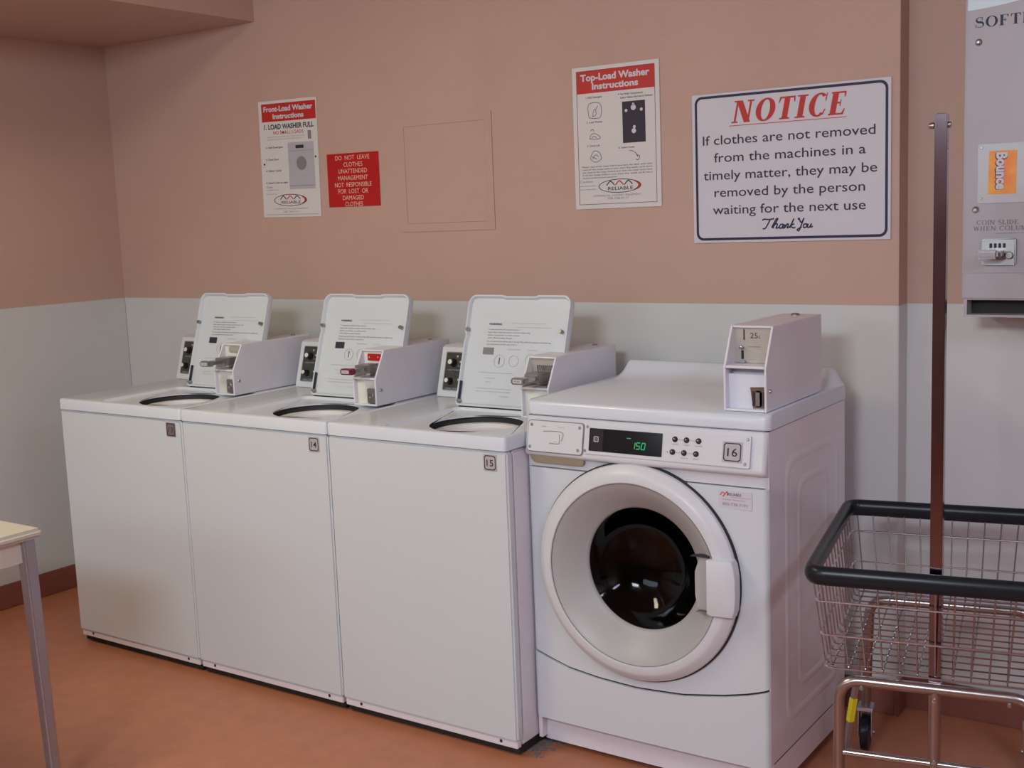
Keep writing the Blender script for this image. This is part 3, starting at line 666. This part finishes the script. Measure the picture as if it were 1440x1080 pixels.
# ------------------------------------------------------------------ front-load washer (world coordinates, parts under the root)
def front_loader():
    t = thing('front_load_washer', 'white front-load washer number 16 with round glass door and green display', 'washing machine', (2.318, -.43, 0))
    inv = Matrix.Translation((-2.318, .43, 0))
    before = set(bpy.data.objects)
    x0, x1, xc = 1.969, 2.669, 2.319; hw = (x1-x0)/2
    def bulge(x, b=.005, r=.014):
        tt = (x-xc)/hw; y = -b*(1-tt*tt); e = hw-abs(x-xc)
        if e < r: y += r-math.sqrt(max(0, r*r-(r-e)**2))
        return y
    # cabinet shell: sides, back, bottom (open front)
    bm = bmesh.new()
    bx(bm, x0, x0+.012, -.697, -.152, .03, .962); bx(bm, x1-.012, x1, -.697, -.152, .03, .962)
    bx(bm, x0+.012, x1-.012, -.164, -.152, .03, .962); bx(bm, x0+.012, x1-.012, -.66, -.164, .03, .045); bx(bm, x0+.012, x1-.012, -.66, -.164, .945, .962)
    cab = fin('cabinet', bm, 'side', t)
    # pressed ribs on the visible side
    def emb(a0, a1, b0, b1, r, w_, h_):
        bm = bmesh.new()
        O = rloop(a0, a1, b0, b1, r, 8); I0 = rloop(a0+w_*.35, a1-w_*.35, b0+w_*.35, b1-w_*.35, r*.9, 8); I1 = rloop(a0+w_*.65, a1-w_*.65, b0+w_*.65, b1-w_*.65, r*.8, 8); I = rloop(a0+w_, a1-w_, b0+w_, b1-w_, r*.7, 8)
        R = [[bm.verts.new((xx, p[0], p[1])) for p in Lp] for Lp, xx in ((O, x1-.0005), (I0, x1+h_), (I1, x1+h_), (I, x1-.0005))]
        for A, B in zip(R, R[1:]):
            for i in range(len(A)): bm.faces.new((A[i], A[(i+1) % len(A)], B[(i+1) % len(B)], B[i]))
        return fin('pressed_rib', bm, 'side', cab, smooth=True, angle=60)
    emb(-.600, -.200, .17, .885, .06, .034, .0018)
    emb(-.515, -.285, .24, .815, .05, .03, .0018)
    box('side_seam', 'dark', cab, x1-.001, x1+.0006, -.680, -.155, .104, .1065)
    box('base_skirt', 'side', cab, x1-.002, x1+.001, -.690, -.155, .030, .104, .0008)
    # column-built front skins
    def skinpanel(name, m, xs, zlo, zhi, y0, hole=None, parent=t, th=.012, bfun=bulge, nz=1, yprof=None):
        bm = bmesh.new()
        cols = []
        for x in xs:
            lo, hi = zlo(x), zhi(x); yy = y0+bfun(x)
            if hole and abs(x-hole[0]) < hole[2]-1e-6:
                d = math.sqrt(hole[2]**2-(x-hole[0])**2); cuts = (lo, hole[1]-d, hole[1]+d, hi); op = True
            elif hole: cuts = (lo, hole[1], hole[1], hi); op = False
            else: cuts = (lo, hi); op = None
            F = []
            for zc in cuts: F.append(bm.verts.new((x, yy, zc)))
            if hole and not op: bm.verts.remove(F[2]); F[2] = F[1]
            Bk = []
            for zc in cuts: Bk.append(bm.verts.new((x, yy+th, zc)))
            if hole and not op: bm.verts.remove(Bk[2]); Bk[2] = Bk[1]
            cols.append((F, Bk, op))
        def face(*v):
            vs = []
            for q in v:
                if q not in vs: vs.append(q)
            if len(vs) > 2:
                try: bm.faces.new(vs)
                except ValueError: pass
        for (F, Bk, o1), (F2, B2, o2) in zip(cols, cols[1:]):
            n_ = len(F)
            if n_ == 2:
                face(F[0], F2[0], F2[1], F[1]); face(Bk[0], Bk[1], B2[1], B2[0])
            else:
                face(F[0], F2[0], F2[1], F[1]); face(F[2], F2[2], F2[3], F[3])
                face(Bk[0], Bk[1], B2[1], B2[0]); face(Bk[2], Bk[3], B2[3], B2[2])
                if o1 or o2: face(F[1], F2[1], B2[1], Bk[1]); face(F[2], Bk[2], B2[2], F2[2])
            face(F[0], Bk[0], B2[0], F2[0]); face(F[-1], F2[-1], B2[-1], Bk[-1])
        F, Bk, _ = cols[0]; face(F[0], F[1], Bk[1], Bk[0]); face(F[-2], F[-1], Bk[-1], Bk[-2])
        F, Bk, _ = cols[-1]; face(F[0], Bk[0], Bk[1], F[1]); face(F[-2], Bk[-2], Bk[-1], F[-1])
        return fin(name, bm, m, parent, smooth=True, angle=50)
    def xsamp(hole=None):
        S = [x0+hw*2*k/24 for k in range(1, 24)]+[x0+.001*k for k in (0.6, 1, 2, 4, 7, 10, 14)]+[x1-.001*k for k in (.6, 1, 2, 4, 7, 10, 14)]
        if hole: S += [hole[0]+hole[2]*math.cos(PI*k/36) for k in range(37)]
        S = sorted(S); out = [S[0]]
        for s in S[1:]:
            if s-out[-1] > 2e-4: out.append(s)
        return out
    hole = (2.306, .566, .268)
    def seam(x):
        pts = [(1.956, .300), (2.03, .277), (2.086, .262), (2.18, .251), (2.299, .246), (2.433, .254), (2.548, .274), (2.622, .292), (2.67, .309)]
        for (a, b), (c, d) in zip(pts, pts[1:]):
            if x <= c: return b+(d-b)*(x-a)/(c-a)
        return .309
    skinpanel('front_panel', 'enamel', xsamp(hole), lambda x: seam(x)+.003, lambda x: .8205, -.708, hole)
    skinpanel('lower_panel', 'enamel', xsamp(), lambda x: .098+.008*max(0, 1-(x-x0)/.02)**2, lambda x: seam(x)-.003, -.710)
    skinpanel('seam_backing', 'dark', xsamp(), lambda x: seam(x)-.012, lambda x: seam(x)+.012, -.702, th=.006)
    skinpanel('kick_plate', 'side', xsamp(), lambda x: .018, lambda x: .10, -.672, bfun=lambda x: bulge(x)*.6)
    for sx in (x0+.06, x1-.06):
        for sy in (-.62, -.2): turned('leveling_foot', 'cream', t, [(0, 0), (.018, 0), (.016, .014), (.008, .016), (.008, .032), (0, .032)], (sx, sy, 0), 'Z', 16)
    # fascia with control strip: profile swept along x
    def sweep(name, m, prof, xs, bf, parent=t, closed=True):
        bm = bmesh.new(); cols = []
        for x in xs: cols.append([bm.verts.new((x, yv+(bf(x) if yv < -.69 else 0), zv)) for yv, zv in prof])
        for A, B in zip(cols, cols[1:]):
            for i in range(len(A)-(0 if closed else 1)):
                j = (i+1) % len(A); bm.faces.new((A[i], A[j], B[j], B[i]))
        bm.faces.new(cols[0]); bm.faces.new(cols[-1][::-1])
        return fin(name, bm, m, parent, smooth=True, angle=35)
    fprof = [(-.6902, .962), (-.703, .962), (-.706, .960), (-.722, .873), (-.724, .866), (-.722, .860), (-.716, .855), (-.706, .851), (-.704, .845), (-.704, .8235), (-.6902, .8235)]
    def fy(z): return -.706-(.960-z)/(.960-.873)*.016
    fas = sweep('control_fascia', 'plastic', fprof, xsamp(), bulge)
    tp = [(-.155, .9645), (-.680, .9645), (-.698, .9645), (-.701, .968), (-.701, .993), (-.698, .9995), (-.692, 1.003), (-.155, 1.003)]
    xs2 = [x-.003 if x < xc else x+.003 for x in xsamp()]
    def bf2(x):
        tt = (x-xc)/(hw+.003); e = hw+.003-abs(x-xc); r = .02; y = -.005*(1-tt*tt)
        if e < r: y += r-math.sqrt(max(0, r*r-(r-e)**2))
        return y
    topp = sweep('top_panel', 'deck', tp, xs2, lambda x: bf2(x))
    # backsplash curling up at the rear of the top
    bm = bmesh.new(); cols = []
    xe0, xe1 = x0-.002, x1+.002
    S = sorted(set([xe0+(xe1-xe0)*k/30 for k in range(31)]+[xe0+.003*k for k in range(14)]+[xe1-.003*k for k in range(14)]))
    def sm(v): v = max(0, min(1, v)); return v*v*(3-2*v)
    for x in S:
        h = .047*sm(min(x-xe0, xe1-x)/.034)
        pr = [(-.270, 1.0031), (-.235, 1.0033+h*.06), (-.205, 1.0035+h*.28), (-.185, 1.0035+h*.62), (-.172, 1.0035+h*.92), (-.165, 1.0035+h), (-.156, 1.0035+h), (-.1515, 1.0035+h*.9), (-.151, .990)]
        cols.append([bm.verts.new((x, a, b)) for a, b in pr])
    for A, B in zip(cols, cols[1:]):
        for i in range(len(A)-1): bm.faces.new((A[i], A[i+1], B[i+1], B[i]))
    fin('backsplash', bm, 'deck', t, smooth=True, angle=60)
    # things on the fascia (slightly tilted plane): small frames
    ang = math.atan2(.016, .087)
    def fo(o, xm):                  # place an object modelled flat (y=0 plane at z=.9165) onto the slanted fascia
        o.location = (0, fy(.9165)+bulge(xm)-.0003, .9165); o.rotation_euler = (-ang, 0, 0)
        return o
    zz = lambda z: z-.9165
    dc = fo(slab('dispenser_cover', 'plastic', fas, rloop(1.986, 2.158, zz(.869), zz(.951), .008), -.0045, .004, bev=.001), 2.158)
    g = printloop('cover_gap', 'greyink', fas, rloop(1.9835, 2.1605, zz(.8665), zz(.9535), .009), rloop(1.986, 2.158, zz(.869), zz(.951), .008), -.0012, .0014); fo(g, 2.158)
    k = -.0052
    for a, b in ((1.996, .940), (2.148, .940), (1.994, .880), (2.146, .880)): fo(screw('screw', 'steel', fas, (a, -.0042, zz(b)), .0042, .002), 2.158)
    fo(strokes('cover_print', 'greyink', fas, [[(2.034, zz(.924)), (2.094, zz(.924)), (2.094, zz(.9))], [(2.086, zz(.918)), (2.088, zz(.9)), (2.084, zz(.893)), (2.056, zz(.893))]], k, .0018), 2.158)
    fo(letters('cover_lettering', 'greyink', fas, [('WASH', 2.028, zz(.936), 2.044, .003), ('RINSE AID', 2.080, zz(.937), 2.100, .002), ('MAX', 2.07, zz(.897), 2.08, .002)], k), 2.158)
    cpl = fo(slab('control_plate', 'plastic', fas, rloop(2.164, 2.632, zz(.874), zz(.953), .004), -.0035, .003, bev=.0008), 2.40)
    k = -.0042
    fo(slab('display', 'lamp', fas, rloop(2.180, 2.394, zz(.883), zz(.943), .002, 3), -.0052, .0, bev=.0006), 2.40)
    fo(slab('display_badge', 'black', fas, rloop(2.184, 2.222, zz(.885), zz(.941), .002, 3), -.0056, -.004), 2.40)
    fo(printloop('badge_border', 'plate', fas, rloop(2.194, 2.209, zz(.907), zz(.922), .002, 3), rloop(2.1965, 2.2065, zz(.9095), zz(.9195), .001, 3), -.0058), 2.4)
    fo(letters('badge_lettering', 'plate', fas, [('D', 2.1985, zz(.9108), 2.2048, .007)], -.0064), 2.4)
    def seg7(ch, x, z, w_, h_, th_):
        sgs = {'1': 'bc', '5': 'afgcd', '0': 'abcdef'}[ch]; sh = .0025
        q = dict(a=[(0, 1), (1, 1)], b=[(1, 1), (1, .5)], c=[(1, .5), (1, 0)], d=[(0, 0), (1, 0)], e=[(0, 0), (0, .5)], f=[(0, .5), (0, 1)], g=[(0, .5), (1, .5)])
        return [[(x+a*w_+sh*b, z+b*h_) for a, b in q[s]] for s in sgs]
    bm = bmesh.new()
    for ch, xx in (('1', 2.306), ('5', 2.320), ('0', 2.335)):
        for s in seg7(ch, xx, zz(.8975), .0095, .0165, 0): polys(bm, ribbon(s, .0024), -.0056)
    for f in bm.faces:
        f.normal_update()
        if f.normal.y > 0: f.normal_flip()
    me = bpy.data.meshes.new('digits'); bm.to_mesh(me); bm.free(); fo(link('display_digits', me, 'green', fas), 2.4)
    fo(rects('display_mark', 'green', fas, [(2.292, 2.304, zz(.9225), zz(.9245))], -.0054), 2.4)
    for i, (bxp, bzp) in enumerate(((2.429, .931), (2.461, .931), (2.494, .931), (2.424, .8985), (2.456, .8985), (2.489, .8985))):
        fo(turned('button', 'black', fas, [(0, -.0085), (.005, -.0082), (.0072, -.006), (.0075, -.003)], (bxp, 0, zz(bzp)), seg=20), 2.4)
        fo(turned('button_light', 'steel', fas, [(0, -.0092), (.0018, -.0090), (.002, -.0084)], (bxp-.001, 0, zz(bzp)+.001), seg=10), 2.4)
    fo(rects('button_rule', 'greyink', fas, [(2.437, 2.454, zz(.9305), zz(.9312)), (2.469, 2.487, zz(.9305), zz(.9312)), (2.432, 2.449, zz(.898), zz(.8987)), (2.464, 2.482, zz(.898), zz(.8987))], -.0038), 2.4)
    fo(letters('button_lettering', 'greyink', fas, [('WHITES', 2.421, zz(.917), 2.438, .0028), ('COLORS', 2.454, zz(.917), 2.470, .0028), ('NORMAL', 2.484, zz(.917), 2.506, .0028), ('DELICATES', 2.448, zz(.884), 2.468, .0028), ('BRIGHT', 2.482, zz(.884), 2.498, .0028), ('4', 2.407, zz(.895), 2.411, .006)], k), 2.4)
    np_ = number_plate(fas, '16', 2.560, 2.612, zz(.886), zz(.937), 0); fo(np_, 2.40); np_.location.y -= .0035
    for a, b in ((2.624, .944), (2.620, .884), (2.172, .945), (2.168, .882)): fo(screw('screw', 'steel', fas, (a, -.0034, zz(b)), .0038, .002), 2.4)
    # detergent pull recess
    slab('drawer_recess', 'amber', fas, [(1.988, .857), (2.158, .857), (2.156, .842), (2.148, .8375), (2.002, .8375), (1.992, .845)], -.7205, -.700, bev=.002)
    # service sticker
    ys = -.708+bulge(2.585)-.0006
    st = slab('service_sticker', 'paper', t, rloop(2.541, 2.630, .766, .811, .002, 2), ys-.0004, ys+.0006)
    strokes('sticker_logo', 'red', st, [[(2.546, .798), (2.552, .806), (2.558, .801), (2.553, .795), (2.560, .803), (2.565, .808), (2.566, .798)]], ys-.0006, .002)
    letters('sticker_lettering', 'ink', st, [('RELIABLE', 2.567, .799, 2.602, .007)], ys-.0007, bold=.01)
    letters('sticker_small_print', 'greyink', st, [('commercial laundry co.com', 2.575, .794, 2.628, .003), ('LAUNDRY SPECIALISTS', 2.550, .787, 2.612, .003), ('800-738-7191', 2.552, .7735, 2.618, .0075)], ys-.0007)
    # door
    C = (2.306, -.722, .566)
    d = turned('door', 'plastic', t, [(.262, .020), (.287, .016), (.2905, .008), (.291, -.002), (.289, -.008), (.284, -.013), (.271, -.0235), (.264, -.0265), (.2475, -.027), (.2445, -.0255), (.2445, -.012)], C, seg=96, angle=24)
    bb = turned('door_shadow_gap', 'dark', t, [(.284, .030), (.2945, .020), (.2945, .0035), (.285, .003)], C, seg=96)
    turned('door_dish', 'bowl', d, [(.2435, -.0235), (.236, -.020), (.222, -.010), (.205, .004), (.190, .018), (.180, .028), (.172, .036), (.166, .041), (.1655, .050), (.19, .050), (.262, .020)], (C[0], C[1], C[2]), seg=96, angle=70)
    turned('inner_ring_line', 'greyink', d, [(.2455, -.0268), (.2455, -.0245), (.2432, -.0232), (.2432, -.0255)], C, seg=96)
    gl = turned('door_glass', 'glass', d, [(.166, .046), (.160, .052), (.145, .075), (.118, .105), (.08, .126), (.04, .136), (0, .139)], C, seg=72, angle=80)
    gl2 = turned('door_seal', 'gasket', t, [(.266, .020), (.262, .05), (.23, .07), (.20, .062), (.185, .075), (.185, .11), (.215, .12)], C, seg=72, angle=70)
    # handle: wide grip across the ring on the right
    hl = [(2.527, .500), (2.527, .640), (2.540, .642), (2.5905, .642), (2.5955, .631), (2.600, .600), (2.6005, .555), (2.598, .515), (2.592, .497), (2.540, .497)]
    bm = bmesh.new(); n_ = len(hl)
    def hx_(p, k): return (2.560+(p[0]-2.560)*k, .575+(p[1]-.575)*k)
    yl = lambda x: C[1]-.030-.010*max(0, 1-((x-2.545)/.05)**2)
    R = []
    for kk, dy in ((1.0, .030), (1.0, .004), (.985, .001), (.955, 0)):
        R.append([bm.verts.new((hx_(p, kk)[0], yl(hx_(p, kk)[0])+dy, hx_(p, kk)[1])) for p in hl])
    for A, B in zip(R, R[1:]):
        for i in range(n_): bm.faces.new((A[i], A[(i+1) % n_], B[(i+1) % n_], B[i]))
    bm.faces.new(R[-1])
    fin('door_handle', bm, 'plastic', d, smooth=True, angle=45)
    slab('handle_recess', 'bowl', d, [(2.492, .508), (2.528, .500), (2.528, .643), (2.500, .640), (2.486, .60), (2.486, .54)], C[1]-.016, C[1]+.020, bev=.004)
    slab('latch_gap', 'ink', d, [(2.478, .6415), (2.492, .6425), (2.530, .6425), (2.530, .6475), (2.500, .6465), (2.478, .6425)], C[1]-.0262, C[1]-.008)
    slab('latch_gap', 'greyink', d, [(2.492, .4985), (2.530, .4975), (2.530, .5000), (2.492, .5000)], C[1]-.0262, C[1]-.008)
    slab('hinge_mark', 'ink', d, [(2.444, .826), (2.462, .806), (2.472, .806), (2.452, .824)], C[1]+.003, C[1]+.012)
    # drum behind the glass
    dr = turned('drum', 'drum', t, [(.215, .125), (.245, .13), (.262, .15), (.262, .42), (.24, .44), (0, .44)], C, seg=72, angle=30)
    for k in range(3):
        an = PI/2+k*2*PI/3+.5
        bm = bmesh.new(); bx(bm, -.02, .02, .16, .40, .215, .262, .008, 2, Matrix.Rotation(an, 4, 'Y'))
        o = fin('drum_paddle', bm, 'drum', dr, smooth=True); o.location = C
    # coin box
    coin_box(t, 2.541, 2.654, -.673, -.673, -.626, -.292, 1.0045, 1.115, 1.213, 'quarter')
    # everything was modelled in world coordinates: shift direct children under the root
    for o in set(bpy.data.objects)-before:
        if o.parent is t: o.matrix_parent_inverse = inv
    return t
front_loader()

# ------------------------------------------------------------------ softener vending machine
def vending():
    t = thing('vending_machine', 'off-white wall-mounted fabric softener vending machine with chrome coin slide', 'vending machine', (3.17, .077, 1.2))
    before = set(bpy.data.objects)
    x0, x1, yf, yb, z0, z1 = 2.966, 3.43, -.098, .077, 1.2375, 2.12
    box('housing', 'vend', t, x0, x1, yf, yb, z0, z1, .005)
    # dispensing tray below
    bm = bmesh.new()
    bx(bm, x0+.006, x1-.006, yf-.002, yb, 1.193, 1.199); bx(bm, x0+.006, x0+.014, yf, yb, 1.199, z0); bx(bm, x1-.014, x1-.006, yf, yb, 1.199, z0); bx(bm, x0+.014, x1-.014, .02, yb, 1.199, z0)
    fin('dispensing_tray', bm, 'vend', t)
    box('tray_shade_fill', 'dark', t, x0+.014, x1-.014, yf+.05, .02, 1.199, z0-.001)  # near-black block painting the shade inside the tray opening
    y = yf-.0006
    serif('heading', 'navy', t, 'SOFTENER', 2.990, 1.934, 3.218, .026, y, th=.20, tn=.05, slope=0)
    bm = bmesh.new(); polys(bm, [[(2.972, 2.08)]+[(2.972+(3.42-2.972)*k/24, 1.979+.10*(k/24)**1.7) for k in range(25)]+[(3.42, 2.08)]], yf-.0004)
    for f in bm.faces: f.normal_update(); 
    for f in list(bm.faces):
        if f.normal.y > 0: f.normal_flip()
    me = bpy.data.meshes.new('header_decal'); bm.to_mesh(me); bm.free(); link('header_decal', me, 'pale', t)
    for a, b in ((3.000, 1.898), (2.9985, 1.4735)):
        s = turned('screw', 'steel', t, [(0, -.006), (.003, -.006), (.003, -.004), (.006, -.005), (.0085, -.002), (.009, 0)], (a, yf, b), seg=20)
    for b in (1.66, 1.20+.80): turned('side_rivet', 'steel', t, [(0, -.003), (.003, -.002), (.003, 0)], (x0, yf+.02, b), 'X', seg=10)
    sp = slab('product_window', 'window', t, rloop(3.003, 3.150, 1.489, 1.640, .003, 3), y-.002, yf)
    for a, b in ((3.012, 1.631), (3.013, 1.501), (3.14, 1.631), (3.14, 1.501)): screw('screw', 'steel', sp, (a, y-.002, b), .0035, .0018, seg=12)
    lb = slab('product_label', 'orange', sp, [(3.0285, 1.512), (3.097, 1.511), (3.099, 1.6215), (3.031, 1.622)], y-.0028, y-.002)
    o = letters('product_lettering', 'paper', sp, [('Bounce', 0, 0, .094, .026)], 0, bold=.045)
    o.rotation_euler = (0, PI/2, 0); o.location = (3.050, y-.0037, 1.617)
    o2 = letters('product_lettering_outline', 'navy', sp, [('Bounce', 0, 0, .094, .026)], 0, bold=.08)
    o2.rotation_euler = (0, PI/2, 0); o2.location = (3.0490, y-.0033, 1.6162)
    serif('instruction_lettering', 'greyink', t, 'COIN SLIDE', 3.001, 1.434, 3.106, .0115, y, th=.16, tn=.07)
    serif('instruction_lettering', 'greyink', t, 'WHEN COLUMN', 2.994, 1.4185, 3.142, .0115, y, th=.16, tn=.07)
    slab('coin_plate', 'vend', t, rloop(2.981, 3.22, 1.309, 1.405, .004, 3), yf-.0025, yf)
    box('plate_rule', 'greyink', t, 3.05, 3.2, yf-.0006, yf, 1.4105, 1.4115)
    cs = box('coin_slide', 'steel', t, 3.018, 3.102, yf-.016, yf-.002, 1.330, 1.398, .003)
    box('slide_tongue', 'chrome', cs, 3.030, 3.078, yf-.060, yf-.014, 1.352, 1.368, .003)
    box('slide_head', 'chrome', cs, 3.018, 3.072, yf-.078, yf-.058, 1.348, 1.372, .006)
    for k in range(4): box('slide_slot', 'ink', cs, 3.038+k*.011, 3.045+k*.011, yf-.0172, yf-.016, 1.374, 1.386, .0005)
    turned('return_button', 'steel', cs, [(0, -.026), (.008, -.026), (.010, -.020), (.010, -.014)], (3.088, yf, 1.355), seg=20)
    inv = Matrix.Translation((-3.17, -.077, -1.2))
    for o in set(bpy.data.objects)-before:
        if o.parent is t: o.matrix_parent_inverse = inv
vending()

# ------------------------------------------------------------------ laundry cart
def cart():
    W_, L_ = .552, .655
    t = thing('laundry_cart', 'chrome wire laundry cart with black bumper rim and one tall square pole', 'cart', (2.847, -.949, 0), math.radians(11.2))
    zr, zb = .702, .484
    # bumper rim
    def loop3(x0, x1, y0, y1, r, z, n=8): return [(p[0], p[1], z) for p in rloop(x0, x1, y0, y1, r, n)]
    tube('bumper_rim', 'rubber', t, loop3(.014, W_-.014, .012, L_-.012, .032, zr-.003), .0155, 14, closed=True, flat=1.42)
    ix, iy, iyn, rx = .042, .052, .032, .016
    def ins(z):
        f = (zr-z)/(zr-zb); return rx+(ix-rx)*f, rx+(iyn-rx)*f, rx+(iy-rx)*f
    wr = .0019
    # hoops round the basket
    for z in (.638, .560, .483):
        a, b, c = ins(z); tube('hoop_wire', 'hoop', t, loop3(a, W_-a, b, L_-c, .02, z, 4), .0025, 7, closed=True)
    # long wires: down the near end, along the bottom, up the far end
    n = 13
    for k in range(n):
        f = (k+.5)/n; xt = rx+f*(W_-2*rx); xb = ix+f*(W_-2*ix)
        P = rounded([(xt, rx, zr), (xb, iyn, zb), (xb, L_-iy, zb), (xt, L_-rx, zr)], .012, 3)
        tube('wire', 'wire', t, P, wr, 6)
    n = 14
    for k in range(n):
        f = (k+.5)/n; yt = rx+f*(L_-2*rx); yb = iyn+f*(L_-iy-iyn)
        P = rounded([(rx, yt, zr), (ix, yb, zb+.003), (W_-ix, yb, zb+.003), (W_-rx, yt, zr)], .012, 3)
        tube('wire', 'wire', t, P, wr, 6)
    # tube frames at both ends
    lx = (.075, W_-.077); pu = .276
    for yy, out in ((.032, 0), (L_-.045, .075)):
        P = rounded([(lx[0]-out*.26, yy+out, .13), (lx[0], yy, .460), (lx[1], yy, .460), (lx[1], yy+out, .13)], .05, 8)
        fr = tube('end_frame', 'tube', t, P, .0125, 12)
        if not out: tube('cross_bar', 'chrome', fr, [(lx[0]+.002, yy, .290), (lx[1]-.002, yy, .290)], .0085, 12)
        for xx in (lx[0]+.05, lx[1]-.05): turned('bolt', 'steel', fr, [(0, -.018), (.004, -.017), (.006, -.012)], (xx, yy, .448), seg=10)
    tube('post', 'tube', t, [(pu, .034, .27), (pu, .034, .460)], .0125, 12)
    for zz_ in (.438, .298): turned('bolt', 'chrome', t, [(0, -.006), (.0045, -.005), (.0055, 0)], (pu, .022, zz_), seg=12)
    # square pole with bolts at the top
    bm = bmesh.new(); px, py = pu, .049
    bx(bm, -.0125, .0125, -.0125, .0125, .440, 1.675, .0015, 2)
    p = fin('pole', bm, 'pole', t, smooth=True); p.location = (px, py, 0); p.rotation_euler = (0, 0, math.radians(-5.5))
    for sx, l in ((-1, .014), (1, .007)):
        turned('bolt', 'steel', p, [(0, sx*(.011+l)), (.005, sx*(.011+l)), (.0065, sx*(.011+l*.7)), (.0065, sx*(.011+l*.3)), (.003, sx*.012), (.003, sx*.010)], (0, 0, 1.653), 'X', 12)
    box('top_cap', 'rubber', p, -.0095, .0095, -.0095, .0095, 1.670, 1.6765, .001)
    for zz_ in (1.622, 1.606): turned('rivet', 'steel', p, [(0, .0135), (.002, .013), (.0025, .0105)], (0, 0, zz_), 'X', 8)
    # casters
    for ci, (xx, yy) in enumerate(((lx[0], .032), (lx[1], .032), (lx[0]-.02, L_+.03), (lx[1], L_+.03))):
        bm = bmesh.new()
        bx(bm, xx-.019, xx-.016, yy-.018, yy+.022, .045, .122, .001, 1); bx(bm, xx+.016, xx+.019, yy-.018, yy+.022, .045, .122, .001, 1)
        bx(bm, xx-.022, xx+.022, yy-.022, yy+.026, .118, .130, .002, 1)
        c = fin('caster', bm, 'casterm', t, smooth=True)
        turned('wheel', 'rubber', c, [(0, -.011), (.020, -.011), (.040, -.013), (.0495, -.010), (.052, 0), (.0495, .010), (.040, .013), (.020, .011), (0, .011)], (xx, yy+.004, .052), 'X', 32)
        turned('axle', 'steel', c, [(0, -.024), (.006, -.023), (.007, -.019), (.007, .019), (.006, .023), (0, .024)], (xx, yy+.004, .052), 'X', 12)
    # slanting strap on the left side with a tape tag
    Mi = (Matrix.Translation((2.847, -.949, 0)) @ Matrix.Rotation(math.radians(11.2), 4, 'Z')).inverted()
    A = Mi @ Vector((2.834, -.45, .472)); B = Mi @ Vector((2.774, -.45, .080))
    br = tube('brace', 'casterm', t, [A, B], .0085, 4)
    tube('tag', 'yellow', br, [A.lerp(B, .635), A.lerp(B, .80)], .0105, 4, label='yellow tape tag')
cart()

# ------------------------------------------------------------------ table
t = thing('table', 'cream-topped table with grey metal legs, cut off at the lower left corner', 'table', (.62, -2.2, 0))
zt = .742
box('tabletop', 'table', t, -.42, .395, -.62, .625, zt-.026, zt, .009, 4)
bm = bmesh.new()
for a in (-.39, .355): bx(bm, a, a+.018, -.58, .585, zt-.085, zt-.026)
for b in (-.60, .585): bx(bm, -.39, .373, b, b+.016, zt-.085, zt-.026)
fin('apron', bm, 'table', t)
for a in (-.38, .366):
    for b in (-.585, .588):
        bm = bmesh.new(); s0, s1 = .019, .0145; lean = .012
        vs = []
        for s, z, q in ((s1, .004, lean), (s0, zt-.027, 0)):
            vs.append([bm.verts.new((a+(q if a > 0 else -q)+sx*s, b+(q if b > 0 else -q)+sy*s, z)) for sx, sy in ((-1, -1), (1, -1), (1, 1), (-1, 1))])
        bm.faces.new(vs[0]); bm.faces.new(vs[1][::-1])
        for i in range(4): bm.faces.new((vs[0][i], vs[0][(i+1) % 4], vs[1][(i+1) % 4], vs[1][i]))
        bmesh.ops.bevel(bm, geom=[e for e in bm.edges if abs(e.verts[0].co.z-e.verts[1].co.z) > .3], offset=.006, segments=3, affect='EDGES')
        lg = fin('leg', bm, 'alu', t, smooth=True)
        turned('foot_cap', 'gasket', lg, [(0, 0), (.016, 0), (.017, .006), (.014, .010), (0, .010)], (a+(lean if a > 0 else -lean), b+(lean if b > 0 else -lean), 0), 'Z', 14)

# ------------------------------------------------------------------ lint swept between the machines
bm = bmesh.new(); random.seed(3)
for k in range(70):
    x = random.gauss(1.975, .018); y = random.uniform(-.76, -.64); s = random.uniform(.003, .008)
    bx(bm, x-s, x+s, y-s*.8, y+s*.8, .0003, random.uniform(.001, .003))
o = fin('lint', bm, 'lint', None); o['kind'] = 'stuff'; o['label'] = 'grey lint on the floor between washer 15 and the front loader'; o['category'] = 'lint'
